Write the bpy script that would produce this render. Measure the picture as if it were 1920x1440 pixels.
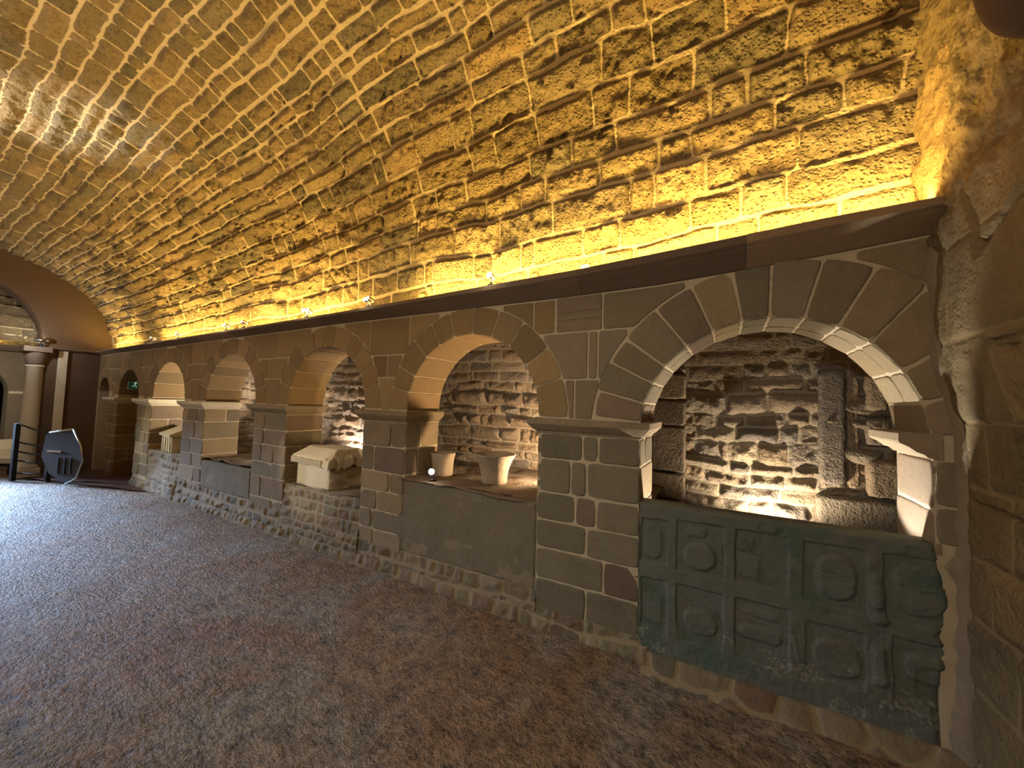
import bpy, math, random
import numpy as np
from mathutils import Vector, Matrix

for o in list(bpy.data.objects):
    bpy.data.objects.remove(o, do_unlink=True)
SC = bpy.context.scene
COL = SC.collection
random.seed(7)

# ------------------------------------------------------------------ camera
CAM_H = 1.6
def setup_camera():
    f, yaw, pitch, roll = 712.7, math.radians(29.568), math.radians(2.965), math.radians(1.679)
    F = Vector((-math.sin(yaw)*math.cos(pitch), math.cos(yaw)*math.cos(pitch), math.sin(pitch)))
    R = Vector((math.cos(yaw), math.sin(yaw), 0))
    U = R.cross(F)
    c, s = math.cos(roll), math.sin(roll)
    R2 = c*R + s*U
    U2 = -s*R + c*U
    cd = bpy.data.cameras.new('camera')
    cd.sensor_fit = 'HORIZONTAL'; cd.sensor_width = 36.0
    cd.lens = f/1920*36.0
    cd.clip_start = 0.02; cd.clip_end = 200
    co = bpy.data.objects.new('camera', cd)
    COL.objects.link(co)
    m = Matrix((( R2.x, U2.x, -F.x, 0), (R2.y, U2.y, -F.y, 0), (R2.z, U2.z, -F.z, CAM_H), (0, 0, 0, 1)))
    co.matrix_world = m
    SC.camera = co
setup_camera()

# ------------------------------------------------------------------ view + world
SC.view_settings.view_transform = 'Standard'
SC.view_settings.look = 'None'
SC.view_settings.gamma = 1.0
SC.view_settings.use_curve_mapping = False
SC.view_settings.exposure = 0.5
w = bpy.data.worlds.new('world'); SC.world = w
w.use_nodes = True
w.node_tree.nodes['Background'].inputs[0].default_value = (0.5, 0.45, 0.4, 1)
w.node_tree.nodes['Background'].inputs[1].default_value = 0.0
SC.cycles.max_bounces = 6
SC.cycles.diffuse_bounces = 4
SC.cycles.sample_clamp_indirect = 4.0

# ------------------------------------------------------------------ key measures (metres)
YF = 2.60          # front plane of the arcade wall
YB = 3.05          # back of the arcade wall
YN = 3.85          # rear wall of the niches
X1 = 0.95          # end wall
XL = -11.23        # left end of the arcade
ZC0, ZC = 2.41, 2.527   # cornice underside and top
ZI = 1.50          # top of imposts

# ------------------------------------------------------------------ lights
def area(name, loc, size, size_y, power, color, direction, spread=180):
    d = bpy.data.lights.new(name, 'AREA'); d.shape = 'RECTANGLE'
    d.size = size; d.size_y = size_y; d.energy = power; d.color = color
    d.spread = math.radians(spread)
    o = bpy.data.objects.new(name, d); COL.objects.link(o)
    o.location = loc
    o.rotation_euler = Vector(direction).to_track_quat('-Z', 'Y').to_euler()
    return o
def spot(name, loc, target, power, color, angle=60, blend=0.5, radius=0.02):
    d = bpy.data.lights.new(name, 'SPOT'); d.energy = power; d.color = color
    d.spot_size = math.radians(angle); d.spot_blend = blend; d.shadow_soft_size = radius
    o = bpy.data.objects.new(name, d); COL.objects.link(o)
    o.location = loc
    o.rotation_euler = (Vector(target)-Vector(loc)).to_track_quat('-Z', 'Y').to_euler()
    return o
def point(name, loc, power, color, radius=0.03):
    d = bpy.data.lights.new(name, 'POINT'); d.energy = power; d.color = color
    d.shadow_soft_size = radius
    o = bpy.data.objects.new(name, d); COL.objects.link(o); o.location = loc
    return o
WARM = (1.0, 0.66, 0.17)
TUNG = (1.0, 0.70, 0.38)
NEUT = (1.0, 0.92, 0.74)
COOL = (0.45, 0.66, 1.0)
# the cornice rises a little towards the end wall
def zT(x): return np.interp(x, [-11.3, -9.26, -4.34, -3.43, -0.92, 0.47, 0.95], [2.40, 2.421, 2.477, 2.489, 2.547, 2.615, 2.627])
def zB(x): return np.interp(x, [-11.3, -9.2, -3.6, -1.1, -0.42, 0.1, 0.56, 0.95], [2.345, 2.36, 2.402, 2.396, 2.404, 2.432, 2.464, 2.50])
# warm cove strip lying on the cornice, in lengths, washing up the vault
for (xa, xb, p) in ((0.46, 0.92, 10), (0.0, 0.45, 9), (-0.45, -0.01, 8.5), (-0.9, -0.46, 8.5), (-1.75, -0.91, 15), (-2.6, -1.76, 15), (-5.6, -2.7, 44), (-8.6, -5.7, 38), (-10.9, -9.7, 15)):
    xm = (xa+xb)/2
    a = area('cove_strip_light', (xm, 2.575, float(zT(xm))+0.02), xb-xa, 0.03, p, WARM, (0, 0.25, 1))
    a.rotation_euler = (math.radians(180-14), 0, 0)
# the same strip on the cornice of the opposite wall, behind the photographer
a = area('opposite_cove_light', (-5.2, -1.9, 2.54), 11.5, 0.05, 240, (1.0, 0.79, 0.50), (0, -0.2, 1))
a.rotation_euler = (math.radians(180+14), 0, 0)
# track spots standing on the opposite cornice, aimed at the foot of the arcade
for (x, tx, p, an) in ((-1.2, -0.1, 120, 84), (-3.2, -2.8, 90, 74), (-6.6, -5.4, 80, 66), (-10.2, -7.2, 70, 60)):
    spot('opposite_spot_light', (x, -1.75, 2.66), (tx, 2.6, 0.8), p, (0.92, 0.97, 0.93), an, 1.0, 0.10)
# spots that pick out the stone chests
spot('chest_spot_light', (-6.6, -1.75, 2.66), (-4.05, 2.65, 0.75), 330, (1, 0.93, 0.78), 12, 0.6, 0.03)
spot('chest_spot_light', (-10.4, -1.75, 2.66), (-8.2, 2.6, 0.6), 260, (0.96, 1.0, 0.78), 20, 0.7, 0.03)
# white spot grazing the crown of the vault, cool daylight from the far bay on the floor
spot('crown_spot_light', (-8.2, -1.75, 2.66), (-6.0, 0.98, 4.5), 900, (1, 0.93, 0.86), 19, 1.0, 0.05)
spot('side_door_daylight', (-12.9, 0.5, 1.25), (-9.2, 1.30, 0.0), 2600, COOL, 40, 1.0, 0.3)
# far bay
area('far_bay_cove_light', (-14.05, 1.6, 2.57), 0.06, 3.0, 40, WARM, (0.1, 0, 1))
spot('far_bay_spot_light', (-11.95, 0.2, 2.3), (-14.2, 2.1, 1.3), 130, (1, 0.95, 0.84), 90, 1.0, 0.05)

# ------------------------------------------------------------------ numpy noise
def _hash(ix, iy, seed):
    h = (ix.astype(np.int64)*374761393 + iy.astype(np.int64)*668265263 + int(seed)*2246822519) & 0xFFFFFFFF
    h = ((h ^ (h >> 13))*1274126177) & 0xFFFFFFFF
    h = (h ^ (h >> 16))
    h = (h*2654435761) & 0xFFFFFFFF
    return ((h >> 8) & 0xFFFF)/65535.0
def vnoise(x, y, seed=0):
    x = np.asarray(x, float); y = np.asarray(y, float)
    ix = np.floor(x); iy = np.floor(y); fx = x-ix; fy = y-iy
    fx = fx*fx*(3-2*fx); fy = fy*fy*(3-2*fy)
    a = _hash(ix, iy, seed); b = _hash(ix+1, iy, seed); c = _hash(ix, iy+1, seed); d = _hash(ix+1, iy+1, seed)
    return (a*(1-fx)+b*fx)*(1-fy) + (c*(1-fx)+d*fx)*fy - 0.5
def fbm(x, y, seed=0, oct=3):
    s = 0; a = 1.0
    for i in range(oct):
        s = s + a*vnoise(x*2**i, y*2**i, seed+i*17); a *= 0.5
    return s
def smooth(a, b, x):
    t = np.clip((x-a)/(b-a), 0, 1); return t*t*(3-2*t)

def masonry(U, V, rows, lens, seed, joint=0.012, wav=0.03, off=0.03, pillow=0.02, rough=0.012, rscale=14.0, rnd=0.03, deep=0.012, tilt=0.02, saw=0.0, head=1.0, jscale=1.0):
    """coursed stonework as a height field: returns height, mortar mask, tone, second tone"""
    V2 = V + fbm(U*1.1, V*0.9, seed+1, 3)*wav + fbm(U*6, V*6, seed+3, 2)*wav*0.3
    U2 = U + fbm(U*4, V*4, seed+2, 2)*wav*0.9
    rows = np.asarray(rows, float)
    K = np.clip(np.searchsorted(rows, V2)-1, 0, len(rows)-2)
    JS = np.broadcast_to(jscale, U.shape)
    rng = np.random.RandomState(seed)
    d = np.zeros_like(U); sid = np.zeros(U.shape, np.int64); tv = np.zeros_like(U); hh = np.zeros_like(U)
    u0, u1 = U.min()-1, U.max()+1
    for k in range(len(rows)-1):
        n = int((u1-u0)/lens[0])+4
        hgt = rows[k+1]-rows[k]
        L = lens[0] + (lens[1]-lens[0])*rng.rand(n)**1.3
        sh = rng.rand(n) < 0.12
        L[sh] = L[sh]*0.45
        if len(lens) > 2 and rows[k] > lens[2]: L = L*0.66
        e = u0 + np.concatenate([[0], np.cumsum(L)]) - rng.rand()*lens[1]
        m = K == k
        if not m.any(): continue
        uu = U2[m]; vv = V2[m]
        j = np.clip(np.searchsorted(e, uu)-1, 0, len(e)-2)
        du = np.minimum(uu-e[j], e[j+1]-uu); dv = np.minimum(vv-rows[k], rows[k+1]-vv)
        du = du + (1-head)*joint*1.2*(JS[m])
        r = rnd
        cr = (du < r) & (dv < r)
        dd = np.minimum(du, dv)
        dd = np.where(cr, r-np.sqrt(np.maximum(r-du, 0)**2+np.maximum(r-dv, 0)**2), dd)
        d[m] = dd; sid[m] = k*1000+j; tv[m] = (vv-rows[k])/hgt-0.5; hh[m] = (uu-e[j])/(e[j+1]-e[j])-0.5
    r1 = _hash(sid, sid*0+5, seed+11); r2 = _hash(sid, sid*0+9, seed+12); r3 = _hash(sid, sid*0+13, seed+13); r4 = _hash(sid, sid*0+17, seed+14)
    jw = joint*jscale*(0.7+1.6*np.clip(fbm(U*2.5, V*2.5, seed+5, 2)+0.5, 0, 1))
    mort = 1-smooth(jw*0.6, jw*1.3, d)
    body = smooth(jw*0.7, jw*0.7+0.035, d)
    rr = fbm(U*rscale, V*rscale, seed+21, 4)
    h = body*saw*(tv+.2) + body*((r1-0.3)*off + (r2-0.5)*2*tilt*tv + (r3-0.5)*tilt*hh) + pillow*body*smooth(0, 0.09, d) \
        + body*rr*rough*(0.5+1.3*r4) - deep*mort + mort*fbm(U*20, V*20, seed+30, 2)*0.004
    return h, mort, r3, r2

def rubble(U, V, cell, aspect, seed, joint=0.01, pillow=0.03, off=0.03, rough=0.01):
    x = U/(cell*aspect); y = V/cell
    x = x + fbm(U*6, V*6, seed, 2)*0.25; y = y + fbm(U*6, V*6, seed+4, 2)*0.2
    ix = np.floor(x); iy = np.floor(y)
    f1 = np.full(U.shape, 9.0); f2 = np.full(U.shape, 9.0); idd = np.zeros(U.shape)
    for a in (-1, 0, 1):
        for b in (-1, 0, 1):
            cx = ix+a; cy = iy+b
            px = cx+0.15+0.7*_hash(cx, cy, seed+1) + 0.5*(cy % 2); py = cy+0.2+0.6*_hash(cx, cy, seed+2)
            dx = (x-px)*1.0; dy = y-py
            dd = np.abs(dx)**2.4+np.abs(dy)**2.4
            dd = dd**(1/2.4)
            new = dd < f1
            f2 = np.where(new, f1, np.minimum(f2, dd)); idd = np.where(new, cx*7919+cy*104729, idd); f1 = np.where(new, dd, f1)
    d = (f2-f1)*0.5*cell
    r1 = _hash(idd, idd*0+3, seed+5); r3 = _hash(idd, idd*0+4, seed+6); r2 = _hash(idd, idd*0+8, seed+7)
    mort = 1-smooth(joint*0.6, joint*1.2, d)
    body = smooth(joint*0.6, joint*0.6+0.02, d)
    h = body*((r1-0.3)*off) + pillow*body*smooth(0, 0.06, d) + body*fbm(U*18, V*18, seed+9, 3)*rough - 0.008*mort
    return h, mort, r3, r2

# ------------------------------------------------------------------ mesh helpers
def link(name, me, mat=None, parent=None):
    o = bpy.data.objects.new(name, me); COL.objects.link(o)
    if mat: me.materials.append(mat)
    if parent is not None: o.parent = parent
    return o
def tag(o, label=None, cat=None, group=None, kind=None):
    if label: o['label'] = label
    if cat: o['category'] = cat
    if group: o['group'] = group
    if kind: o['kind'] = kind
    return o
def thing(name, label, cat, loc=(0, 0, 0), rz=0, group=None):
    o = bpy.data.objects.new(name, None); COL.objects.link(o)
    o.location = loc; o.rotation_euler = (0, 0, rz); o.empty_display_size = 0.1
    return tag(o, label, cat, group)
def set_attr(me, cols):
    a = me.color_attributes.new('stone', 'FLOAT_COLOR', 'POINT')
    c = np.ones((len(me.vertices), 4), np.float32); c[:, :cols.shape[1]] = cols
    a.data.foreach_set('color', c.ravel())
def grid_obj(name, P, cols, mat, parent=None, flip=False):
    ny, nx = P.shape[:2]
    idx = np.arange(ny*nx).reshape(ny, nx)
    q = np.stack([idx[:-1, :-1], idx[:-1, 1:], idx[1:, 1:], idx[1:, :-1]], -1).reshape(-1, 4)
    if flip: q = q[:, ::-1]
    me = bpy.data.meshes.new(name)
    me.vertices.add(ny*nx); me.vertices.foreach_set('co', P.reshape(-1, 3).astype(np.float32).ravel())
    nf = len(q)
    me.loops.add(nf*4); me.loops.foreach_set('vertex_index', q.astype(np.int32).ravel())
    me.polygons.add(nf); me.polygons.foreach_set('loop_start', np.arange(0, nf*4, 4, dtype=np.int32))
    try: me.polygons.foreach_set('loop_total', np.full(nf, 4, np.int32))
    except Exception: pass
    me.polygons.foreach_set('use_smooth', np.ones(nf, bool))
    me.update(calc_edges=True); me.validate()
    set_attr(me, cols.reshape(ny*nx, -1))
    return link(name, me, mat, parent)

class MB:
    """collects polygons with per-vertex stone tones, builds one mesh object"""
    def __init__(s): s.v = []; s.f = []; s.c = []; s.sm = []
    def add(s, vs, fs, col=(0.5, 0.5, 0), sm=True):
        b = len(s.v); s.v += [tuple(p) for p in vs]; s.f += [tuple(b+i for i in f) for f in fs]
        s.c += [col]*len(vs); s.sm += [sm]*len(fs)
    def quad(s, a, b, c, d, col=(0.5, 0.5, 1), sm=False): s.add([a, b, c, d], [(0, 1, 2, 3)], col, sm)
    def box(s, lo, hi, col=(0.5, 0.5, 0), bev=0.0):
        x0, y0, z0 = lo; x1, y1, z1 = hi
        if bev <= 0:
            vs = [(x, y, z) for z in (z0, z1) for y in (y0, y1) for x in (x0, x1)]
            s.add(vs, [(0, 2, 3, 1), (4, 5, 7, 6), (0, 1, 5, 4), (2, 6, 7, 3), (0, 4, 6, 2), (1, 3, 7, 5)], col, False)
            return
        import bmesh
        bm = bmesh.new(); bmesh.ops.create_cube(bm, size=1)
        for v in bm.verts:
            v.co = Vector(((x0+x1)/2+v.co.x*(x1-x0), (y0+y1)/2+v.co.y*(y1-y0), (z0+z1)/2+v.co.z*(z1-z0)))
        bmesh.ops.bevel(bm, geom=list(bm.edges), offset=bev, segments=2, profile=0.6, affect='EDGES')
        bm.verts.index_update()
        s.add([v.co[:] for v in bm.verts], [[v.index for v in f.verts] for f in bm.faces], col, False)
        bm.free()
    def tube(s, pts, r, n=10, col=(0.5, 0.5, 0), caps=True):
        pts = [Vector(p) for p in pts]; rings = []
        rs = r if isinstance(r, (list, tuple)) else [r]*len(pts)
        vs = []; fs = []
        for i, p in enumerate(pts):
            t = (pts[min(i+1, len(pts)-1)]-pts[max(i-1, 0)]).normalized()
            a = t.orthogonal().normalized() if i == 0 else (A - t*A.dot(t)).normalized()
            A = a; b = t.cross(a)
            for k in range(n):
                th = 2*math.pi*k/n
                vs.append((p + (a*math.cos(th)+b*math.sin(th))*rs[i])[:])
        for i in range(len(pts)-1):
            for k in range(n):
                fs.append((i*n+k, i*n+(k+1) % n, (i+1)*n+(k+1) % n, (i+1)*n+k))
        if caps: fs += [tuple(range(n))[::-1], tuple((len(pts)-1)*n+k for k in range(n))]
        s.add(vs, fs, col, True)
    def lathe(s, prof, c=(0, 0, 0), n=32, col=(0.5, 0.5, 0), wob=None):
        vs = []; fs = []
        for i, (r, z) in enumerate(prof):
            for k in range(n):
                th = 2*math.pi*k/n; rr = r*(1+(wob(th, z) if wob else 0))
                vs.append((c[0]+rr*math.cos(th), c[1]+rr*math.sin(th), c[2]+z))
        for i in range(len(prof)-1):
            for k in range(n): fs.append((i*n+k, i*n+(k+1) % n, (i+1)*n+(k+1) % n, (i+1)*n+k))
        fs += [tuple(range(n))[::-1], tuple((len(prof)-1)*n+k for k in range(n))]
        s.add(vs, fs, col, True)
    def sweep(s, path, prof, col=(0.5, 0.5, 0), jit=None, closed_ends=True):
        """profile (out, z) swept along a plan path of (x, y); out points to the right of travel"""
        n = len(path); norms = []
        for i in range(n):
            ds = []
            if i > 0: ds.append(Vector((path[i][0]-path[i-1][0], path[i][1]-path[i-1][1])).normalized())
            if i < n-1: ds.append(Vector((path[i+1][0]-path[i][0], path[i+1][1]-path[i][1])).normalized())
            ns = [Vector((d.y, -d.x)) for d in ds]
            m = ns[0] if len(ns) == 1 else (ns[0]+ns[1])
            if len(ns) == 2: m = m/(1+ns[0].dot(ns[1]))
            norms.append(m)
        k = len(prof); vs = []; fs = []
        for i in range(n):
            for (o, z) in prof:
                j = jit(path[i], o, z) if jit else 0
                vs.append((path[i][0]+norms[i].x*(o+j), path[i][1]+norms[i].y*(o+j), z))
        for i in range(n-1):
            for q in range(k-1): fs.append((i*k+q, (i+1)*k+q, (i+1)*k+q+1, i*k+q+1))
        if closed_ends: fs += [tuple(range(k)), tuple((n-1)*k+q for q in range(k))[::-1]]
        s.add(vs, fs, col, False)
    def build(s, name, mat, parent=None, loc=None, recalc=True):
        me = bpy.data.meshes.new(name); me.from_pydata(s.v, [], s.f); me.update()
        me.polygons.foreach_set('use_smooth', s.sm)
        set_attr(me, np.array(s.c, np.float32))
        o = link(name, me, mat, parent)
        if loc: o.location = loc
        return o

def densify(poly, step):
    out = []
    n = len(poly)
    for i in range(n):
        a = poly[i]; b = poly[(i+1) % n]
        L = math.hypot(b[0]-a[0], b[1]-a[1]); k = max(1, int(L/step))
        for j in range(k):
            t = j/k; out.append((a[0]+(b[0]-a[0])*t, a[1]+(b[1]-a[1])*t))
    return out
def stone(mb, poly, mp, out=0.006, bev=0.007, tone=None, step=0.035, jit=0.0015, scale=(1, 1), tilt=0.0, ctr=None, w0=-0.02, rng=random, edge=0.0, ngon=False):
    """one dressed stone: outline in (u, v), mp(u, v, w) gives the point; scale turns u, v into metres"""
    if tone is None: tone = (rng.random(), rng.random())
    P = densify([(p[0]*scale[0], p[1]*scale[1]) for p in poly], step)
    # round the corners a little and roughen the outline
    n = len(P)
    P = [((P[i-1][0]+4*P[i][0]+P[(i+1) % n][0])/6 + rng.uniform(-jit, jit), (P[i-1][1]+4*P[i][1]+P[(i+1) % n][1])/6 + rng.uniform(-jit, jit)) for i in range(n)]
    us = [p[0] for p in P]; vs_ = [p[1] for p in P]
    cu = (max(us)+min(us))/2; cv = (max(vs_)+min(vs_))/2; W = max(us)-min(us); H = max(vs_)-min(vs_)
    if W < 0.02 or H < 0.02: return
    if ctr is None: ctr = (sum(us)/n, sum(vs_)/n)
    ta = rng.uniform(-tilt, tilt); tb = rng.uniform(-tilt, tilt)
    if ngon: tilt = 0
    if ngon:
        sg = 1 if sum(P[i-1][0]*P[i][1]-P[i][0]*P[i-1][1] for i in range(n)) > 0 else -1
        nrm = []
        for i in range(n):
            dx, dy = P[(i+1) % n][0]-P[i-1][0], P[(i+1) % n][1]-P[i-1][1]; L = math.hypot(dx, dy)+1e-9
            nrm.append((-dy/L*sg, dx/L*sg))
    verts = []
    spec = [(0, w0), (0.0, out*0.2), (bev*0.45, out*0.8), (bev, out), (bev*1.8+0.004, out+edge*0.3), (bev*1.8+0.012, out+edge)]
    if ngon: spec = spec[:4]
    for ins, w in spec:
        fu = max(0.15, 1-2*ins/W); fv = max(0.15, 1-2*ins/H)
        for ip, p in enumerate(P):
            u = cu+(p[0]-cu)*fu; v = cv+(p[1]-cv)*fv
            if ngon: u = p[0]+nrm[ip][0]*ins; v = p[1]+nrm[ip][1]*ins
            ww = w + (ta*(u-cu)/W + tb*(v-cv)/H if w > 0 else 0)
            verts.append(mp(u/scale[0], v/scale[1], ww))
    faces = []
    for r in range(len(spec)-1):
        for i in range(n):
            j = (i+1) % n
            faces.append((r*n+i, r*n+j, (r+1)*n+j, (r+1)*n+i))
    if ngon:
        b = (len(spec)-1)*n; faces.append(tuple(b+i for i in range(n)))
        mb.add(verts, faces, (tone[0], tone[1], 0), True); mb.sm[-1] = False; return
    c = len(verts); verts.append(mp(ctr[0]/scale[0], ctr[1]/scale[1], out+edge+0.0005))
    b = (len(spec)-1)*n
    for i in range(n): faces.append((b+i, b+(i+1) % n, c))
    mb.add(verts, faces, (tone[0], tone[1], 0), True)

# ------------------------------------------------------------------ materials
def new_mat(name):
    m = bpy.data.materials.new(name); m.use_nodes = True
    nt = m.node_tree; nt.nodes.clear()
    o = nt.nodes.new('ShaderNodeOutputMaterial'); b = nt.nodes.new('ShaderNodeBsdfPrincipled')
    nt.links.new(b.outputs[0], o.inputs[0])
    return m, nt, b
def N(nt, t, **kw):
    n = nt.nodes.new(t)
    for k, v in kw.items():
        if k.startswith('i_'):
            n.inputs[k[2:].replace('_', ' ')].default_value = v
        else: setattr(n, k, v)
    return n
def mixc(nt, fac, a, b, mode='MIX'):
    n = nt.nodes.new('ShaderNodeMix'); n.data_type = 'RGBA'; n.blend_type = mode
    for sock, val in ((n.inputs[0], fac), (n.inputs[6], a), (n.inputs[7], b)):
        if hasattr(val, 'links'): nt.links.new(val, sock)
        else: sock.default_value = val if not isinstance(val, tuple) else (*val, 1)[:4]
    return n.outputs[2]
def math_(nt, op, a, b=None, c=None):
    n = nt.nodes.new('ShaderNodeMath'); n.operation = op
    for i, v in enumerate((a, b, c)):
        if v is None: continue
        if hasattr(v, 'links'): nt.links.new(v, n.inputs[i])
        else: n.inputs[i].default_value = v
    return n.outputs[0]
def ramp(nt, fac, stops):
    r = nt.nodes.new('ShaderNodeValToRGB'); e = r.color_ramp.elements
    e[0].position = stops[0][0]; e[0].color = (*stops[0][1], 1)
    e[1].position = stops[-1][0]; e[1].color = (*stops[-1][1], 1)
    for p, c in stops[1:-1]:
        x = e.new(p); x.color = (*c, 1)
    nt.links.new(fac, r.inputs[0]); return r.outputs[0]
def srgb(r, g, b):
    f = lambda c: (c/255/12.92) if c/255 <= 0.04045 else ((c/255+0.055)/1.055)**2.4
    return (f(r), f(g), f(b))
def noise(nt, co, scale, detail=4, rough=0.55, dist=0.0):
    n = N(nt, 'ShaderNodeTexNoise'); n.inputs['Scale'].default_value = scale; n.inputs['Detail'].default_value = detail
    n.inputs['Roughness'].default_value = rough; n.inputs['Distortion'].default_value = dist
    nt.links.new(co, n.inputs['Vector']); return n.outputs['Fac']
def stone_mat(name, tones, mortar, fine=0.004, coarse=0.01, cs=22, fs=110, rough=0.85, pits=0.0, stains=None, var=0.35, spec=0.25):
    """stone tones picked per block from the 'stone' attribute, lime mortar where its blue channel says so"""
    m, nt, b = new_mat(name)
    tc = N(nt, 'ShaderNodeTexCoord'); co = tc.outputs['Object']
    at = N(nt, 'ShaderNodeAttribute', attribute_name='stone')
    sp = N(nt, 'ShaderNodeSeparateColor'); nt.links.new(at.outputs['Color'], sp.inputs[0])
    base = ramp(nt, sp.outputs[0], [(i/(len(tones)-1), t) for i, t in enumerate(tones)])
    n1 = noise(nt, co, 3.5, 5, 0.6); n2 = noise(nt, co, 38, 4, 0.7)
    v = math_(nt, 'ADD', math_(nt, 'MULTIPLY', n1, var), math_(nt, 'MULTIPLY', n2, var*1.1))
    v = math_(nt, 'ADD', v, 1-var*1.05)
    v = math_(nt, 'MULTIPLY', v, math_(nt, 'ADD', math_(nt, 'MULTIPLY', sp.outputs[1], 0.35), 0.82))
    cmb = N(nt, 'ShaderNodeCombineColor')
    for i in range(3): nt.links.new(v, cmb.inputs[i])
    col = mixc(nt, 1.0, base, cmb.outputs[0], 'MULTIPLY')
    if stains:
        for (c, sc, lo, hi, amt) in stains:
            s = noise(nt, co, sc, 6, 0.65, 0.4)
            mr = N(nt, 'ShaderNodeMapRange'); mr.inputs[1].default_value = lo; mr.inputs[2].default_value = hi; mr.inputs[4].default_value = amt
            nt.links.new(s, mr.inputs[0]); col = mixc(nt, mr.outputs[0], col, c)
    mfac = sp.outputs[2]
    mn = math_(nt, 'ADD', mfac, math_(nt, 'MULTIPLY', math_(nt, 'SUBTRACT', noise(nt, co, 60, 3, 0.6), 0.5), 0.6))
    mr = N(nt, 'ShaderNodeMapRange'); mr.inputs[1].default_value = 0.35; mr.inputs[2].default_value = 0.65
    nt.links.new(mn, mr.inputs[0])
    mm = math_(nt, 'MINIMUM', mr.outputs[0], math_(nt, 'MULTIPLY', mfac, 3.0))
    mcol = mixc(nt, noise(nt, co, 9, 4), tuple(x*0.72 for x in mortar), mortar)
    col = mixc(nt, mm, col, mcol)
    nt.links.new(col, b.inputs['Base Color'])
    b.inputs['Roughness'].default_value = rough
    b.inputs['Specular IOR Level'].default_value = spec
    nb = noise(nt, co, cs, 5, 0.62); nf = noise(nt, co, fs, 3, 0.6)
    h = math_(nt, 'ADD', math_(nt, 'MULTIPLY', nb, coarse), math_(nt, 'MULTIPLY', nf, fine))
    if pits > 0:
        vo = N(nt, 'ShaderNodeTexVoronoi'); vo.inputs['Scale'].default_value = cs*2.2; nt.links.new(co, vo.inputs['Vector'])
        pm = N(nt, 'ShaderNodeMapRange'); pm.inputs[1].default_value = 0.1; pm.inputs[2].default_value = 0.45
        nt.links.new(vo.outputs['Distance'], pm.inputs[0])
        h = math_(nt, 'ADD', h, math_(nt, 'MULTIPLY', pm.outputs[0], pits))
    # mortar is smoother than the stone
    bp = N(nt, 'ShaderNodeBump'); bp.inputs['Distance'].default_value = 1.0
    nt.links.new(math_(nt, 'SUBTRACT', 1.0, math_(nt, 'MULTIPLY', mm, 0.6)), bp.inputs['Strength'])
    nt.links.new(h, bp.inputs['Height']); nt.links.new(bp.outputs[0], b.inputs['Normal'])
    return m
def plain_mat(name, color, rough=0.5, metal=0.0, bump=0.0, bs=60, var=0.0):
    m, nt, b = new_mat(name)
    b.inputs['Base Color'].default_value = (*color, 1); b.inputs['Roughness'].default_value = rough; b.inputs['Metallic'].default_value = metal
    tc = N(nt, 'ShaderNodeTexCoord')
    n = noise(nt, tc.outputs['Object'], bs, 4)
    col = mixc(nt, n, tuple(c*(1-var) for c in color), tuple(min(1, c*(1+var)) for c in color))
    nt.links.new(col, b.inputs['Base Color'])
    if bump > 0:
        bp = N(nt, 'ShaderNodeBump'); bp.inputs['Distance'].default_value = bump
        nt.links.new(n, bp.inputs['Height']); nt.links.new(bp.outputs[0], b.inputs['Normal'])
    return m
def glow_mat(name, color, strength):
    m, nt, b = new_mat(name)
    b.inputs['Base Color'].default_value = (*color, 1)
    b.inputs['Emission Color'].default_value = (*color, 1); b.inputs['Emission Strength'].default_value = strength
    return m

M_VAULT = stone_mat('vault_stone', [srgb(136, 116, 82), srgb(152, 130, 90), srgb(124, 112, 86), srgb(164, 138, 98)], srgb(226, 202, 156),
                    fine=0.006, coarse=0.034, cs=19, fs=85, pits=0.012, var=0.5)
M_NICHE = stone_mat('niche_stone', [srgb(122, 108, 92), srgb(140, 120, 96), srgb(104, 96, 88), srgb(150, 134, 110)], srgb(158, 144, 122),
                    fine=0.004, coarse=0.022, cs=20, fs=80, pits=0.006, var=0.45)
M_ASH = stone_mat('ashlar_stone', [srgb(126, 112, 88), srgb(140, 120, 90), srgb(112, 104, 84), srgb(134, 116, 92), srgb(116, 98, 82)], srgb(190, 172, 142),
                  fine=0.0035, coarse=0.008, cs=24, fs=120, var=0.42, stains=[(srgb(84, 74, 60), 2.2, 0.55, 0.8, 0.5)])
M_GOLD = stone_mat('golden_ashlar_stone', [srgb(136, 110, 74), srgb(128, 104, 70), srgb(142, 118, 80), srgb(122, 102, 72)], srgb(176, 152, 112),
                   fine=0.0025, coarse=0.005, cs=26, fs=130, var=0.34)
M_RUB = stone_mat('rubble_stone', [srgb(112, 102, 82), srgb(128, 112, 88), srgb(100, 94, 80), srgb(120, 98, 80), srgb(134, 122, 98)], srgb(148, 132, 104),
                  fine=0.003, coarse=0.010, cs=24, fs=110, var=0.4)
M_END = stone_mat('end_wall_stone', [srgb(120, 100, 68), srgb(128, 106, 72), srgb(112, 96, 68)], srgb(140, 118, 84),
                  fine=0.004, coarse=0.020, cs=18, fs=90, pits=.004, var=0.45, stains=[(srgb(70, 60, 48), 1.7, 0.56, 0.75, 0.6)])
M_SLAB = stone_mat('dark_slab_stone', [srgb(98, 100, 90), srgb(92, 96, 88)], srgb(190, 180, 168),
                   fine=0.003, coarse=0.006, cs=24, fs=130, var=0.4,
                   stains=[(srgb(70, 92, 78), 2.4, 0.54, 0.62, 0.6), (srgb(112, 104, 92), 5.0, 0.5, 0.7, 0.5)])
M_PLAIN = stone_mat('plain_slab_stone', [srgb(118, 106, 84), srgb(108, 100, 82)], srgb(150, 134, 110), fine=0.003, coarse=0.006, cs=30, fs=130, var=0.4,
                    stains=[(srgb(150, 140, 122), 3.1, 0.6, 0.72, 0.4)])
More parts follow.
